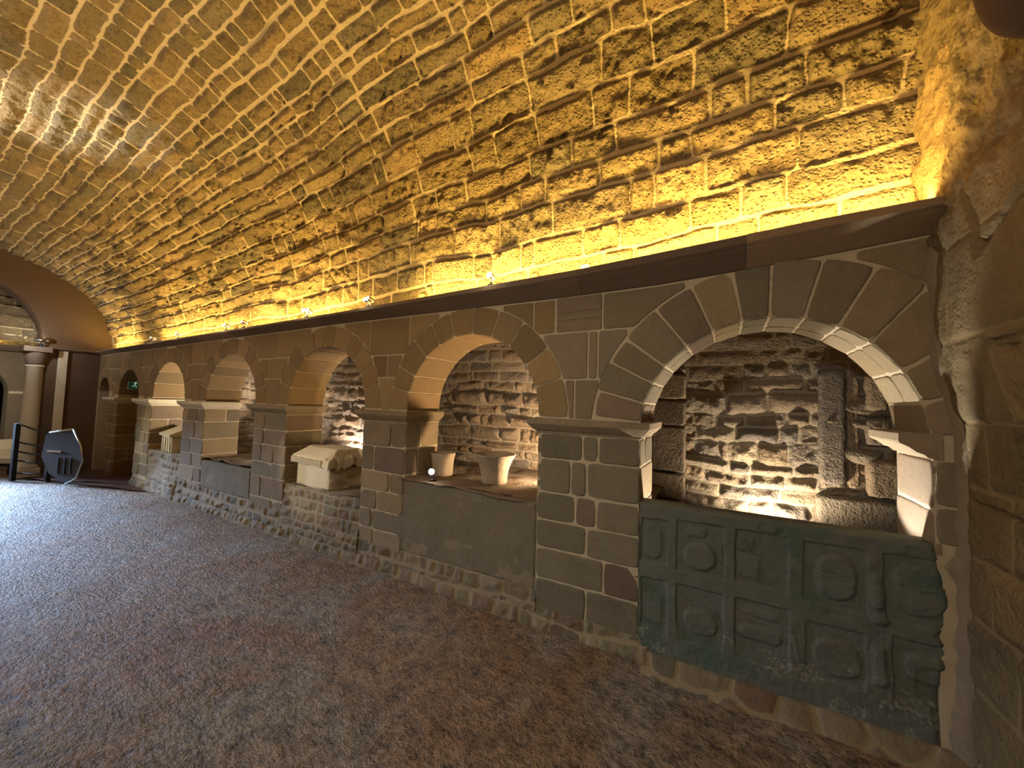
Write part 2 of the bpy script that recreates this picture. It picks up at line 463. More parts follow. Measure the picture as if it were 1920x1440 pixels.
M_CREAM = stone_mat('cream_limestone', [srgb(206, 192, 164), srgb(198, 184, 154)], srgb(200, 188, 160), fine=0.002, coarse=0.006, cs=30, fs=120, var=0.25)
M_CORN = stone_mat('cornice_stone', [srgb(128, 104, 80), srgb(112, 94, 76), srgb(136, 112, 84)], srgb(150, 130, 104), fine=0.002, coarse=0.004, cs=24, fs=120, var=0.3)
M_BASIN = stone_mat('basin_stone', [srgb(156, 138, 114), srgb(148, 130, 108)], srgb(150, 134, 110), fine=0.003, coarse=0.008, cs=28, fs=110, var=0.35)
M_BROWN = stone_mat('brown_wall_stone', [srgb(106, 84, 60), srgb(100, 80, 60), srgb(112, 88, 62)], srgb(124, 102, 76), fine=0.002, coarse=0.006, cs=16, fs=80, var=0.35)
M_DARK = stone_mat('dark_brown_stone', [srgb(84, 66, 58), srgb(92, 74, 62)], srgb(90, 80, 70), fine=0.002, coarse=0.008, cs=12, fs=70, var=0.4)
M_BLACK = plain_mat('black_painted_steel', (0.012, 0.012, 0.014), 0.45)
M_CHROME = plain_mat('satin_chrome', (0.55, 0.55, 0.55), 0.28, 1.0)
M_LAMP = glow_mat('lamp_lens', (1.0, 0.93, 0.82), 60.0)
M_LED = glow_mat('led_tape', (1.0, 0.62, 0.15), 12.0)
M_LIFT = plain_mat('grey_lift_panel', (0.045, 0.04, 0.036), 0.6, 0.1, 0.001, 12, 0.3)
M_PALE = plain_mat('pale_rail_paint', (0.55, 0.52, 0.42), 0.4)
M_PLASTER = stone_mat('rough_plaster', [srgb(118, 104, 84), srgb(126, 110, 88)], srgb(140, 124, 100), fine=0.002, coarse=0.012, cs=8, fs=60, var=0.4)

def floor_mat():
    m, nt, b = new_mat('rough_washed_concrete')
    tc = N(nt, 'ShaderNodeTexCoord'); co = tc.outputs['Object']
    big = noise(nt, co, 0.9, 4, 0.6, 0.8); mid = noise(nt, co, 11, 5, 0.7); fi = noise(nt, co, 48, 4, 0.75)
    c = ramp(nt, big, [(0.36, srgb(140, 110, 80)), (0.5, srgb(148, 126, 102)), (0.64, srgb(146, 140, 130))])
    f2 = math_(nt, 'ADD', math_(nt, 'MULTIPLY', mid, 0.5), math_(nt, 'MULTIPLY', fi, 0.5))
    mr = N(nt, 'ShaderNodeMapRange'); mr.inputs[1].default_value = 0.36; mr.inputs[2].default_value = 0.64; mr.inputs[3].default_value = 0.10; mr.inputs[4].default_value = 1.5
    nt.links.new(f2, mr.inputs[0])
    cmb = N(nt, 'ShaderNodeCombineColor')
    for i in range(3): nt.links.new(mr.outputs[0], cmb.inputs[i])
    c = mixc(nt, 1.0, c, cmb.outputs[0], 'MULTIPLY')
    # scattered pale grit
    vo = N(nt, 'ShaderNodeTexVoronoi'); vo.inputs['Scale'].default_value = 55; nt.links.new(co, vo.inputs['Vector'])
    g = N(nt, 'ShaderNodeMapRange'); g.inputs[1].default_value = 0.16; g.inputs[2].default_value = 0.06
    nt.links.new(vo.outputs['Distance'], g.inputs[0])
    sel = N(nt, 'ShaderNodeSeparateColor'); nt.links.new(vo.outputs['Color'], sel.inputs[0])
    gs = math_(nt, 'MULTIPLY', g.outputs[0], math_(nt, 'GREATER_THAN', sel.outputs[0], 0.9))
    c = mixc(nt, math_(nt, 'MULTIPLY', gs, 0.6), c, srgb(176, 160, 138))
    nt.links.new(c, b.inputs['Base Color'])
    b.inputs['Roughness'].default_value = 0.5; b.inputs['Specular IOR Level'].default_value = 0.5
    mp = N(nt, 'ShaderNodeMapping'); mp.inputs['Scale'].default_value = (1, 1.7, 1); mp.inputs['Rotation'].default_value = (0, 0, 0.5)
    nt.links.new(co, mp.inputs['Vector'])
    h1 = noise(nt, mp.outputs[0], 26, 4, 0.6); h2 = noise(nt, co, 95, 3, 0.6)
    h = math_(nt, 'ADD', math_(nt, 'MULTIPLY', h1, 0.022), math_(nt, 'MULTIPLY', h2, 0.012))
    h = math_(nt, 'ADD', h, math_(nt, 'MULTIPLY', mid, 0.03))
    bp = N(nt, 'ShaderNodeBump'); bp.inputs['Distance'].default_value = 1.0; bp.inputs['Strength'].default_value = 0.9
    nt.links.new(h, bp.inputs['Height']); nt.links.new(bp.outputs[0], b.inputs['Normal'])
    return m
M_FLOOR = floor_mat()
M_RAMP = plain_mat('reddish_smooth_paving', srgb(92, 62, 52), 0.6, 0, 0.004, 40, 0.25)

# ================================================================== STRUCTURE
def xs_graded(xa, xb, k=0.0032, dmin=0.009, cam=2.7):
    xs = [xb]
    while xs[-1] > xa:
        x = xs[-1]; xs.append(x-max(dmin, k*math.hypot(x, cam)))
    xs[-1] = xa
    return np.array(xs[::-1])

# ---- vault (ceiling): courses run along x, springing behind the cornice
YC = 0.30
def vault_point(x, t):
    """t 0..1 from the springing by the arcade over the crown to the other side"""
    near = smooth(-9, 1, x)
    a = 2.46; b = 1.72 + 0.50*near
    st = 0.10 + 0.45*near          # stilted straight part
    L1 = st; L2 = math.pi/2*(a+b)/2
    s = t*(2*L1+2*L2)
    th = np.clip((s-L1)/(2*L2), 0, 1)*math.pi
    e = 0.92
    cy = np.sign(np.cos(th))*np.abs(np.cos(th))**e; cz = np.abs(np.sin(th))**e
    y = YC + a*cy
    z = ZC - 0.03 + st + b*cz
    z = np.where(s < L1, ZC-0.03+s, z)
    z = np.where(s > L1+2*L2, ZC-0.03+(2*L1+2*L2-s), z)
    return y, z, 2*L1+2*L2
def build_vault():
    xs = xs_graded(XL, X1+0.06)
    tA = np.linspace(0, 0.50, 460); tB = np.linspace(0.50, 1.0, 60)[1:]
    for nm, ts in (('ceiling', tA), ('ceiling_far_half', tB)):
        X, T = np.meshgrid(xs if nm == 'ceiling' else xs[::5], ts)
        Y, Z, L = vault_point(X, T)
        e = 1e-4
        Y2, Z2, _ = vault_point(X, np.clip(T+e, 0, 1)); Y1, Z1, _ = vault_point(X, np.clip(T-e, 0, 1))
        ty, tz = Y2-Y1, Z2-Z1; n = np.sqrt(ty**2+tz**2)+1e-9; ty /= n; tz /= n
        ny, nz = -tz, ty           # inward normal
        S = T*5.9                   # steady course height along the arc
        rng = np.random.RandomState(3)
        rows = [-0.3, 0.02, 0.17]
        while rows[-1] < 6.5: rows.append(rows[-1]+(rng.uniform(0.115, 0.20) if rows[-1] < 1.5 else rng.uniform(.085, .145)))
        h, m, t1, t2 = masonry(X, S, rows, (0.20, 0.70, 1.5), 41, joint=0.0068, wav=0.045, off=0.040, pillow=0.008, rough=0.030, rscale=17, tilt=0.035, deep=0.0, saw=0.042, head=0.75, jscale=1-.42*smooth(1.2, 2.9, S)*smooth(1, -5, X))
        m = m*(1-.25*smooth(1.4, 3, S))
        lo = smooth(0.0, 0.25, S)   # the lowest course is cleaner
        h = h*(0.35+0.65*lo)
        # ragged pits in the weathered lower courses
        pit = np.clip(fbm(X*9, S*13, 77, 4)-0.22, 0, 1)*smooth(0.2, 0.6, S)*(1-smooth(1.6, 2.6, S))
        h = h - pit*0.09*(1-m)
        Z = Z + zT(X)-ZC
        P = np.stack([X, Y+ny*h, Z+nz*h], -1)
        C = np.stack([t1, t2, m], -1)
        if nm == 'ceiling':
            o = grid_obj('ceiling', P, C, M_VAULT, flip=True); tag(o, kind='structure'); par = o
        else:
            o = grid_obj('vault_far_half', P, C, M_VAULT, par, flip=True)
build_vault()

# ---- niche rear wall, ledge floors
def build_niche_wall():
    xs = xs_graded(-12.4, 1.35, 0.003, 0.009, 3.8); zs = np.linspace(-0.1, 2.75, 290)
    X, Z = np.meshgrid(xs, zs)
    rng = np.random.RandomState(5)
    rows = [-0.3]
    while rows[-1] < 3.2: rows.append(rows[-1]+rng.uniform(0.085, 0.19))
    h, m, t1, t2 = masonry(X, Z, rows, (0.14, 0.50), 90, joint=0.006, wav=0.07, off=0.055, pillow=0.025, rough=0.035, rscale=10, tilt=0.05, deep=0.01)
    low = 1-smooth(1.5, 2.0, Z)
    h = h*(0.25+0.75*low)
    P = np.stack([X, YN-h, Z], -1)
    o = grid_obj('wall_back', P, np.stack([t1, t2, m], -1), M_NICHE, flip=False); tag(o, kind='structure')
    # projecting upright pilaster and dressed strips in the near niche
    mb = MB()
    rg = random.Random(4)
    def mp(u, v, w): return (u, YN-0.10-w, v)
    z = 0.5
    while z < 1.95:
        h = rg.uniform(0.22, 0.46)
        stone(mb, [(-0.62, z+.005), (-0.33, z+.005), (-0.33, min(z+h, 1.98)-.005), (-0.62, min(z+h, 1.98)-.005)], mp, out=0.02, bev=0.012, jit=0.005, tilt=0.02, rng=rg, w0=-0.14)
        z += h
    mb.build('pilaster_stones', M_NICHE, o)
    mb = MB()
    for (xa, xb, za, zb, out) in ((0.62, 0.80, 1.05, 1.95, 0.04), (0.80, 0.875, 1.02, 1.9, 0.0), (0.9, 1.04, 1.62, 1.92, 0.05), (1.06, 1.3, 1.66, 1.9, 0.05),
                             (0.9, 1.05, 1.36, 1.58, 0.04), (1.07, 1.3, 1.3, 1.6, 0.06), (0.9, 1.3, 0.98, 1.27, 0.05), (0.60, 1.3, 0.70, 0.97, 0.05)):
        stone(mb, [(xa+.006, za+.006), (xb-.006, za+.006), (xb-.006, zb-.006), (xa+.006, zb-.006)], mp if False else (lambda u, v, w: (u, YN-0.02-w, v)), out=out, bev=0.02, jit=0.006, tilt=0.02, rng=rg)
    mb.build('jamb_stones', M_NICHE, o)
    return o
wall_back = build_niche_wall()

# ---- arches: centre, springing height, radius, height, outer radius, voussoirs
ARCHES = [
    dict(c=0.18, zc=1.44, R=0.68, Re=1.00, n=13, gold=False),
    dict(c=-1.91, zc=1.51, R=0.68, Re=0.905, n=11, gold=True),
    dict(c=-3.83, zc=1.51, R=0.665, Re=0.89, n=11, gold=True),
    dict(c=-5.87, zc=1.51, R=0.67, Re=0.89, n=11, gold=True),
    dict(c=-7.83, zc=1.53, R=0.61, Re=0.84, n=9, gold=True),
    dict(c=-9.55, zc=1.55, R=0.50, Re=0.74, n=9, gold=True),
    dict(c=-10.86, zc=1.62, R=0.30, Re=0.50, n=7, gold=True),
]
# piers: x left, x right (front face)
PIERS = [(-1.23, -0.50), (-3.165, -2.59), (-5.20, -4.495), (-7.22, -6.54), (-9.05, -8.44), (-10.56, -10.05)]
def arch_z(A, x):
    d = A['R']**2-(x-A['c'])**2
    return A['zc']+math.sqrt(d) if d > 0 else None

def build_core():
    """lime mortar body behind the dressed stones, with the arch openings cut through"""
    mb = MB(); y0 = YF+0.0005; y1 = YB
    edges = []
    xcur = X1
    top = ZC0+0.03
    for A in ARCHES:
        xr, xl = A['c']+A['R'], A['c']-A['R']
        # solid pier/spandrel strip to the right of this arch
        for y, fl in ((y0, 0), (y1, 1)):
            mb.quad((xr, y, 0), (xcur, y, 0), (xcur, y, top), (xr, y, top))
        n = 40
        xs = [A['c']+A['R']*math.cos(math.pi*i/n) for i in range(n+1)]
        zz = [A['zc']+A['R']*math.sin(math.pi*i/n) for i in range(n+1)]
        zz[0] = zz[-1] = A['zc']
        for i in range(n):
            for y in (y0, y1):
                mb.quad((xs[i+1], y, zz[i+1]), (xs[i], y, zz[i]), (xs[i], y, top), (xs[i+1], y, top))
            mb.quad((xs[i+1], y0, zz[i+1]), (xs[i+1], y1, zz[i+1]), (xs[i], y1, zz[i]), (xs[i], y0, zz[i]))
        for x in (xl, xr):
            mb.quad((x, y0, 0), (x, y1, 0), (x, y1, A['zc']), (x, y0, A['zc']))
        xcur = xl
    for y in (y0, y1): mb.quad((XL-0.3, y, 0), (xcur, y, 0), (xcur, y, top), (XL-0.3, y, top))
    mb.quad((XL-0.3, y0, top), (X1, y0, top), (X1, YB, top), (XL-0.3, YB, top))
    o = mb.build('wall_arcade', M_ASH); tag(o, kind='structure'); return o
arcade = build_core()
J = 0.0065  # half joint
def front(u, v, w): return (u, YF-w, v)

def build_arch(A, rg):
    mb = MB(); c, zc, R, Re, n = A['c'], A['zc'], A['R'], A['Re'], A['n']
    a0 = math.asin(min(0.9, max(0, (ZI-zc)/R))) if zc < ZI else 0.0
    # voussoirs of unequal width
    ws = [rg.uniform(0.8, 1.25) for _ in range(n)]; s = sum(ws); ang = [a0]
    for q in ws: ang.append(ang[-1]+(math.pi-2*a0)*q/s)
    for i in range(n):
        tone = (rg.random(), rg.random())
        ja = (J if not A['gold'] else .0035)/R
        e1 = rg.uniform(-0.015, 0.015) if not A['gold'] else 0
        def polar(u, v, w): return (c+v*math.cos(u), YF-w, zc+v*math.sin(u))
        def intr(u, v, w): return (c+(R-w)*math.cos(u), v, zc+(R-w)*math.sin(u))
        re = Re+e1
        tt = 0.010 if not A['gold'] else 0.004
        P = [(ang[i]+ja, R), (ang[i+1]-ja, R), (ang[i+1]-ja*R/re, re), (ang[i]+ja*R/re, re)]
        if c+re*math.cos((ang[i]+ang[i+1])/2) > X1+0.03:    # haunch that dies into the end wall
            pass
        stone(mb, P, polar, out=0.007 if not A['gold'] else .0045, bev=0.006 if not A['gold'] else .003, tone=tone, scale=(R, 1), step=0.03, tilt=tt, rng=rg)
        # underside, in one or two stones deep
        sp = rg.choice((None, 0.4, 0.6)) if not A['gold'] else None
        ys = [YF, YB] if sp is None else [YF, YF+(YB-YF)*sp, YB]
        for k in range(len(ys)-1):
            stone(mb, [(ang[i]+ja, ys[k]+(J if k else 0)), (ang[i+1]-ja, ys[k]+(J if k else 0)), (ang[i+1]-ja, ys[k+1]-(J if k+2 < len(ys) else 0)), (ang[i]+ja, ys[k+1]-(J if k+2 < len(ys) else 0))],
                  intr, out=0.006, bev=0.006, tone=tone, scale=(R, 1), step=0.03, tilt=0.003, rng=rg)
    return mb.build('arch_ring', M_GOLD if A['gold'] else M_ASH, arcade)
rgA = random.Random(11)
for A in ARCHES: build_arch(A, rgA)

def clip_push(poly, circles, step=0.02):
    P = densify(poly, step); out = []
    for (u, v) in P:
        for (c, zc, r) in circles:
            d = math.hypot(u-c, v-zc)
            if d < r and d > 1e-6: u, v = c+(u-c)*r/d, zc+(v-zc)*r/d
        out.append((u, v))
    return out
def area_of(P): return abs(sum(P[i-1][0]*P[i][1]-P[i][0]*P[i-1][1] for i in range(len(P))))/2

def build_spandrels():
    rg = random.Random(23)
    zt = ZC0-0.005
    circ = [(A['c'], A['zc'], A['Re']+0.008) for A in ARCHES]
    # near spandrel laid out from the photograph
    near = [(-1.02, -0.75, ZI, 1.80), (-0.98, -0.86, ZI, 1.80), (-1.30, -1.08, 2.14, zt), (-1.07, -0.76, 2.20, zt), (-1.13, -0.86, 1.80, 2.19), (-0.85, -0.79, 1.80, 2.19),
            (-0.78, -0.44, 1.80, 2.19), (-0.75, -0.35, 2.20, zt), (-1.34, -1.08, 1.8, 2.13)]
    mbs = MB(); mbg = MB()
    def put(xa, xb, za, zb, gold, det=False):
        for (c, zc, r) in circ:
            q = math.sqrt(max(0, r*r-(zb-.045-zc)**2)) if zb-.045-zc < r else 0
            if q > 0 and c <= xa+.02 and c+q > xa: xa = c+q-.004
            if q > 0 and c >= xb-.02 and c-q < xb: xb = c-q+.004
        if xb-xa < .03: return
        P = clip_push([(xa+J, za+J), (xb-J, za+J), (xb-J, zb-J), (xa+J, zb-J)], circ)
        P = [p for i, p in enumerate(P) if math.hypot(p[0]-P[i-1][0], p[1]-P[i-1][1]) > 0.002]
        if len(P) < 4 or area_of(P) < 0.0025: return
        cx = sum(p[0] for p in P)/len(P); cz = sum(p[1] for p in P)/len(P)
        if any(math.hypot(cx-c, cz-zc) < r for c, zc, r in circ): return
        stone(mbg if gold else mbs, P, front, out=0.006 if not gold else .0045, bev=0.006 if not gold else .003, step=0.5, jit=0.001, tilt=0.0, rng=rg, ngon=True)
    cuts = [X1] + [(PIERS[i][0]+PIERS[i][1])/2 for i in range(6)] + [XL]
    # generic spandrels, course by course over each pier
    for i, (pa, pb) in enumerate(PIERS):
        gold = i > 0
        L = ARCHES[i+1]; Rr = ARCHES[i]
        xa, xb = L['c'], Rr['c']
        zs = [ZI, 1.79, 2.14, zt] if i == 0 else [ZI, ZI+rg.uniform(.26, .34), 2.07+rg.uniform(-.04, .04), zt]
        for k in range(len(zs)-1):
            if i == 0:
                js = {0: [xa, -0.955, xb], 1: [xa, -0.86, -0.79, xb], 2: [xa, -1.30, -0.76, -0.2, xb]}[k]
            else:
                mid = (pa+pb)/2+rg.uniform(-.12, .12)
                js = [xa, xb] if k == 0 else [xa, mid, xb] if k < 2 else [xa, mid-rg.uniform(.2, .35), mid+rg.uniform(.15, .3), xb]
            for q in range(len(js)-1):
                if i == 0 and k == 2 and q == 1:
                    put(-1.30, -1.12, zs[k], zs[k+1], True)
                    for z0, z1 in ((2.285, zt), (2.235, 2.268), (2.148, 2.215)): put(-1.115, -0.76, z0-(J if z0 < 2.28 else 0), z1+J, False)
                    mbs.quad((-1.105, YF-.0008, 2.16), (-.765, YF-.0008, 2.16), (-.765, YF-.0008, zt-.01), (-1.105, YF-.0008, zt-.01), (.2, .0, 0))
                    continue
                put(js[q], js[q+1], zs[k], zs[k+1], gold if not (i == 0 and k == 2 and q == 0) else True)
    put(ARCHES[0]['c'], X1+.2, 2.14, zt, False)
    # left end
    put(XL, -10.86, ZI, 2.0, True); put(XL, -10.86, 2.0, zt, True)
    mbs.build('spandrel_stones', M_ASH, arcade); mbg.build('spandrel_golden_stones', M_GOLD, arcade)
build_spandrels()

# moulded recut block and string above the near pier (dark raked grooves)
def build_piers():
    rg = random.Random(31)
    courses0 = [(1.205, 1.392, [-1.21, -0.885, -0.775, -0.50]), (0.960, 1.205, [-1.21, -0.97, -0.853, -0.50]), (0.760, 0.960, [-1.225, -0.93, -0.783, -0.50]),
                (0.558, 0.760, [-1.225, -0.85, -0.50]), (0.340, 0.558, [-1.225, -0.725, -0.50]), (0.115, 0.340, [-1.225, -0.845, -0.50])]
    for i, (pa, pb) in enumerate(PIERS):
        mb = MB()
        # the footing zone is rubble, the pier body dressed
        if i == 0: courses = courses0
        else:
            courses = []; z = 1.392
            zend = 0.20 if i < 5 else 0.0
            while z > zend+0.12:
                h = rg.uniform(0.17, 0.26)
                if z-h < zend+0.1: h = z-zend
                nj = rg.choice((1, 1, 1, 2)); js = [pa] + sorted(pa+(pb-pa)*t for t in ([rg.uniform(.28, .72)] if nj == 1 else [rg.uniform(.25, .42), rg.uniform(.55, .78)])[:nj if nj == 1 else rg.choice((1, 2))]) + [pb]
                courses.append((z-h, z, js)); z -= h
        for (za, zb, js) in courses:
            for q in range(len(js)-1):
                xa = js[q]+(J if q else 0); xb = js[q+1]-(J if q < len(js)-2 else 0)
                tone = (0.55 if rg.random() < .8 else 1.0, rg.random()) if i == 0 else (rg.random(), rg.random())
                if i == 0 and za < 0.5 and q == 1 and len(js) == 3 and za > .3: tone = (1.0, 0.1)
                stone(mb, [(xa, za+J), (xb, za+J), (xb, zb-J), (xa, zb-J)], front, out=rg.uniform(.004, .012), bev=0.007, tone=tone, jit=0.0025, tilt=0.010, rng=rg)
            # jamb faces left and right
            for side, x in ((1, pb), (-1, pa)):
                def mp(u, v, w, x=x, side=side): return (x+side*w, u, v)
                cut = rg.uniform(.35, .65) if rg.random() < .5 else None
                ys = [YF, YB] if cut is None else [YF, YF+(YB-YF)*cut, YB]
                for k in range(len(ys)-1):
                    ya = ys[k]+(J if k else 0); yb = ys[k+1]-(J if k+2 < len(ys) else 0)
                    stone(mb, [(ya, za+J), (yb, za+J), (yb, zb-J), (ya, zb-J)], mp, out=0.006, bev=0.007, jit=0.002, tilt=0.004, rng=rg)
        p = mb.build('pier', M_ASH if i in (0,) else (M_ASH if i < 5 else M_GOLD), arcade)
        # impost: fascia over a cavetto, returned along both jambs
        im = MB(); z0, z1 = 1.392, ZI
        prof = [(-0.03, z0), (0.0, z0), (0.012, z0+.002), (0.014, z0+.014), (0.03, z0+.024), (0.052, z0+.046), (0.066, z0+.062), (0.07, z0+.066), (0.07, z1-.004), (0.066, z1), (-0.03, z1)]
        yb = YB if i != 4 else YN
        path = [(pa, YB), (pa, YF), (pb, YF), (pb, yb)]
        jit = lambda p_, o, z: rg.uniform(-.002, .002)
        # subdivide the path so the old edge wanders
        pp = []
        for k in range(3):
            a, b = path[k], path[k+1]; L = math.hypot(b[0]-a[0], b[1]-a[1]); m = max(1, int(L/.12))
            for t in range(m): pp.append((a[0]+(b[0]-a[0])*t/m, a[1]+(b[1]-a[1])*t/m))
        pp.append(path[-1])
        im.sweep(pp, prof, (rg.random(), rg.random(), 0), jit)
        im.build('impost', M_ASH if i <= 2 else M_CREAM, p)  # cream on the far imposts puts their lit edges into the colour
    # respond on the end wall: jamb face and its impost
    mb = MB(); z = 0.9; x = 0.862
    mb.box((x, YF, 0.0), (X1+.05, YB, ZI), (0.5, 0.5, 1))
    while z < 1.392:
        h = 0.25 if z < 1.1 else 1.392-z
        stone(mb, [(YF, z+J), (YB, z+J), (YB, z+h-J), (YF, z+h-J)], lambda u, v, w: (x-w, u, v), out=0.008, bev=0.012, jit=0.004, tilt=0.006, rng=rg, tone=(.9, .9)); z += h
    for za, zb in ((.99, 1.17), (1.17, 1.392)):
        stone(mb, [(x+.002, za+J), (X1+.03, za+J), (X1+.03, zb-J), (x+.002, zb-J)], lambda u, v, w: (u, YF-w, v), out=.008, bev=.008, jit=.002, rng=rg, tone=(.6, .7))
    p = mb.build('respond', M_ASH, arcade)
    im = MB(); z0, z1 = 1.392, 1.515
    prof = [(-0.03, z0), (0.0, z0), (0.02, z0+.004), (0.035, z0+.02), (0.06, z0+.03), (0.09, z0+.055), (0.12, z0+.07), (0.125, z0+.08), (0.125, z1-.006), (0.118, z1), (-0.03, z1)]
    im.sweep([(x, YB+.0), (x, YF+.25), (x, YF+.12), (x, YF-.01)][::1], [(o, z) for o, z in prof], (.8, .9, 0), None)
    im.build('impost', M_ASH, p)
build_piers()

# ---- cornice in separate lengths, returned along the left end wall
CPROF = [(-.02, 0), (0, 0), (.012, .03), (.06, .30), (.10, .52), (.112, .60), (.124, .66), (.13, .70), (.13, .955), (.124, 1), (-.02, 1)]
def build_cornice():
    rg = random.Random(8)
    par = bpy.data.objects.new('trim_1', None); COL.objects.link(par); tag(par, kind='structure')
    x = X1-.02; k = len(CPROF)
    while x > XL+.12:
        xa = max(x-rg.uniform(.7, 1.3), XL+.11)
        if xa < XL+.4: xa = XL+.11
        d = rg.uniform(-.004, .004); n = max(2, int((x-xa)/.12)); vs = []; fs = []
        for i in range(n+1):
            xx = x-.0008-(x-xa-.0016)*i/n
            for (o, f) in CPROF:
                vs.append((xx, YF-o-((d+rg.uniform(-.0015, .0015)) if o > .05 else 0), float(zB(xx)+(zT(xx)-zB(xx))*f)))
        for i in range(n):
            for q in range(k-1): fs.append((i*k+q, i*k+q+1, (i+1)*k+q+1, (i+1)*k+q))
        fs += [tuple(range(k))[::-1], tuple(n*k+q for q in range(k))]
        mb = MB(); mb.add(vs, fs, (rg.random(), rg.random(), 0), False); mb.build('cornice_stone', M_CORN, par)
        x = xa
    mb = MB(); zt, zb = float(zT(XL)), float(zB(XL))
    mb.sweep([(XL, 1.72), (XL, YF), (XL+.11, YF)], [(o, zb+(zt-zb)*f) for o, f in CPROF], (.3, .3, 0))
    mb.build('cornice_corner_stone', M_CORN, par)
    # ledge behind the cornice, under the vault springing
    xs = np.linspace(XL-.3, X1+.02, 60); X, Y = np.meshgrid(xs, np.array([YF-.001, YB])); 
    grid_obj('cornice_ledge', np.stack([X, Y, zT(X)-.004], -1), np.stack([X*0+.5, X*0+.3, X*0], -1), M_CORN, par)
build_cornice()

# ---- rubble footing and low walls under the openings
def rubble_patch(name, xa, xb, za, zb, y, seed, cell=0.11, aspect=1.3, parent=None, dy=None, res=None, mat=None, top=0.0, coursed=False):
    k = res or 0.0032
    xs = xs_graded(xa, xb, k, 0.007, 2.6); zs = np.linspace(za, zb, max(6, int((zb-za)/0.008)))
    X, Z = np.meshgrid(xs, zs)
    if coursed:
        rng = np.random.RandomState(seed); rows = [za-.2]
        while rows[-1] < zb+.3: rows.append(rows[-1]+rng.uniform(.06, .13))
        h, m, t1, t2 = masonry(X, Z, rows, (0.08, 0.26), seed, joint=0.009, wav=0.07, off=0.018, pillow=0.010, rough=0.016, rscale=18, tilt=.02, deep=.003)
    else:
        h, m, t1, t2 = rubble(X, Z, cell, aspect, seed, joint=0.010, pillow=0.009, off=0.012, rough=0.010)
    Y = y-h
    if dy is not None: Y = Y-dy(X, Z)
    # run the top edge back into the wall
    if top > 0:
        Yt = Y[-1:]+top; P2 = np.stack([X[-1:], Yt, Z[-1:]+0.0], -1)
        P = np.concatenate([np.stack([X, Y, Z], -1), P2], 0)
        C = np.stack([t1, t2, m], -1); C = np.concatenate([C, C[-1:]], 0)
    else:
        P = np.stack([X, Y, Z], -1); C = np.stack([t1, t2, m], -1)
    return grid_obj(name, P, C, mat or M_RUB, parent, flip=False)
foot = rubble_patch('trim_2', -9.06, -0.44, -0.02, 0.135, YF-0.012, 61, coursed=True, dy=lambda X, Z: 0.03*(1-smooth(0, .13, Z))+0.012*fbm(X*2, Z*2, 5), top=0.06)
tag(foot, kind='structure')
# mortar-smeared kerb below the carved slab
kerb = rubble_patch('trim_3', -0.46, X1, -0.02, 0.075, YF-0.01, 66, cell=0.13, aspect=1.6, dy=lambda X, Z: 0.12*(1-smooth(-.02, .09, Z))+.012*fbm(X*4, Z*4, 3), top=0.05, mat=M_RUB)
tag(kerb, kind='structure')
# rubble parapet carrying the nearer stone chest, and the smoother one further left
par3 = rubble_patch('low_wall', -4.50, -3.16, 0.10, 0.60, YF+0.02, 71, parent=arcade, coursed=True, dy=lambda X, Z: 0.05*(1-smooth(.1, .55, Z)), top=1.2)
par5 = rubble_patch('low_wall', -8.45, -7.22, -0.02, 0.66, YF+0.0, 73, parent=arcade, mat=M_PLASTER, coursed=True, dy=lambda X, Z: (0.05*(1-smooth(0, .6, Z))+.03*fbm(X*4, Z*4, 8))*smooth(-8.45, -8.3, X)*(1-smooth(-7.3, -7.22, X)), top=1.2)
rubble_patch('rubble_base', -7.25, -4.45, 0.10, 0.30, YF-0.005, 75, coursed=True, parent=arcade, dy=lambda X, Z: 0.02*(1-smooth(.1, .3, Z)), top=0.05)
rubble_patch('rubble_base', -3.30, -1.22, 0.10, 0.24, YF-0.008, 77, parent=arcade, coursed=True, dy=lambda X, Z: 0.012*(1-smooth(.1, .2, Z)), top=0.05)

# ledge floors inside the niches
def ledge(xa, xb, z, seed, y0=YB-0.45+0.02):
    xs = np.linspace(xa, xb, 70); ys = np.linspace(y0, YN+.06, 50)
    X, Y = np.meshgrid(xs, ys)
    Z = z + fbm(X*5, Y*5, seed, 4)*0.03
    return grid_obj('niche_ledge', np.stack([X, Y, Z], -1), np.stack([X*0+.5, X*0+.4, X*0+.2], -1), M_NICHE, arcade)
ledge(-0.5, 1.3, 0.62, 3)
ledge(-2.62, -0.5, 0.88, 5)
ledge(-4.6, -2.6, 0.60, 7)
ledge(-6.6, -4.5, 0.70, 9)
ledge(-8.5, -6.5, 0.66, 11)

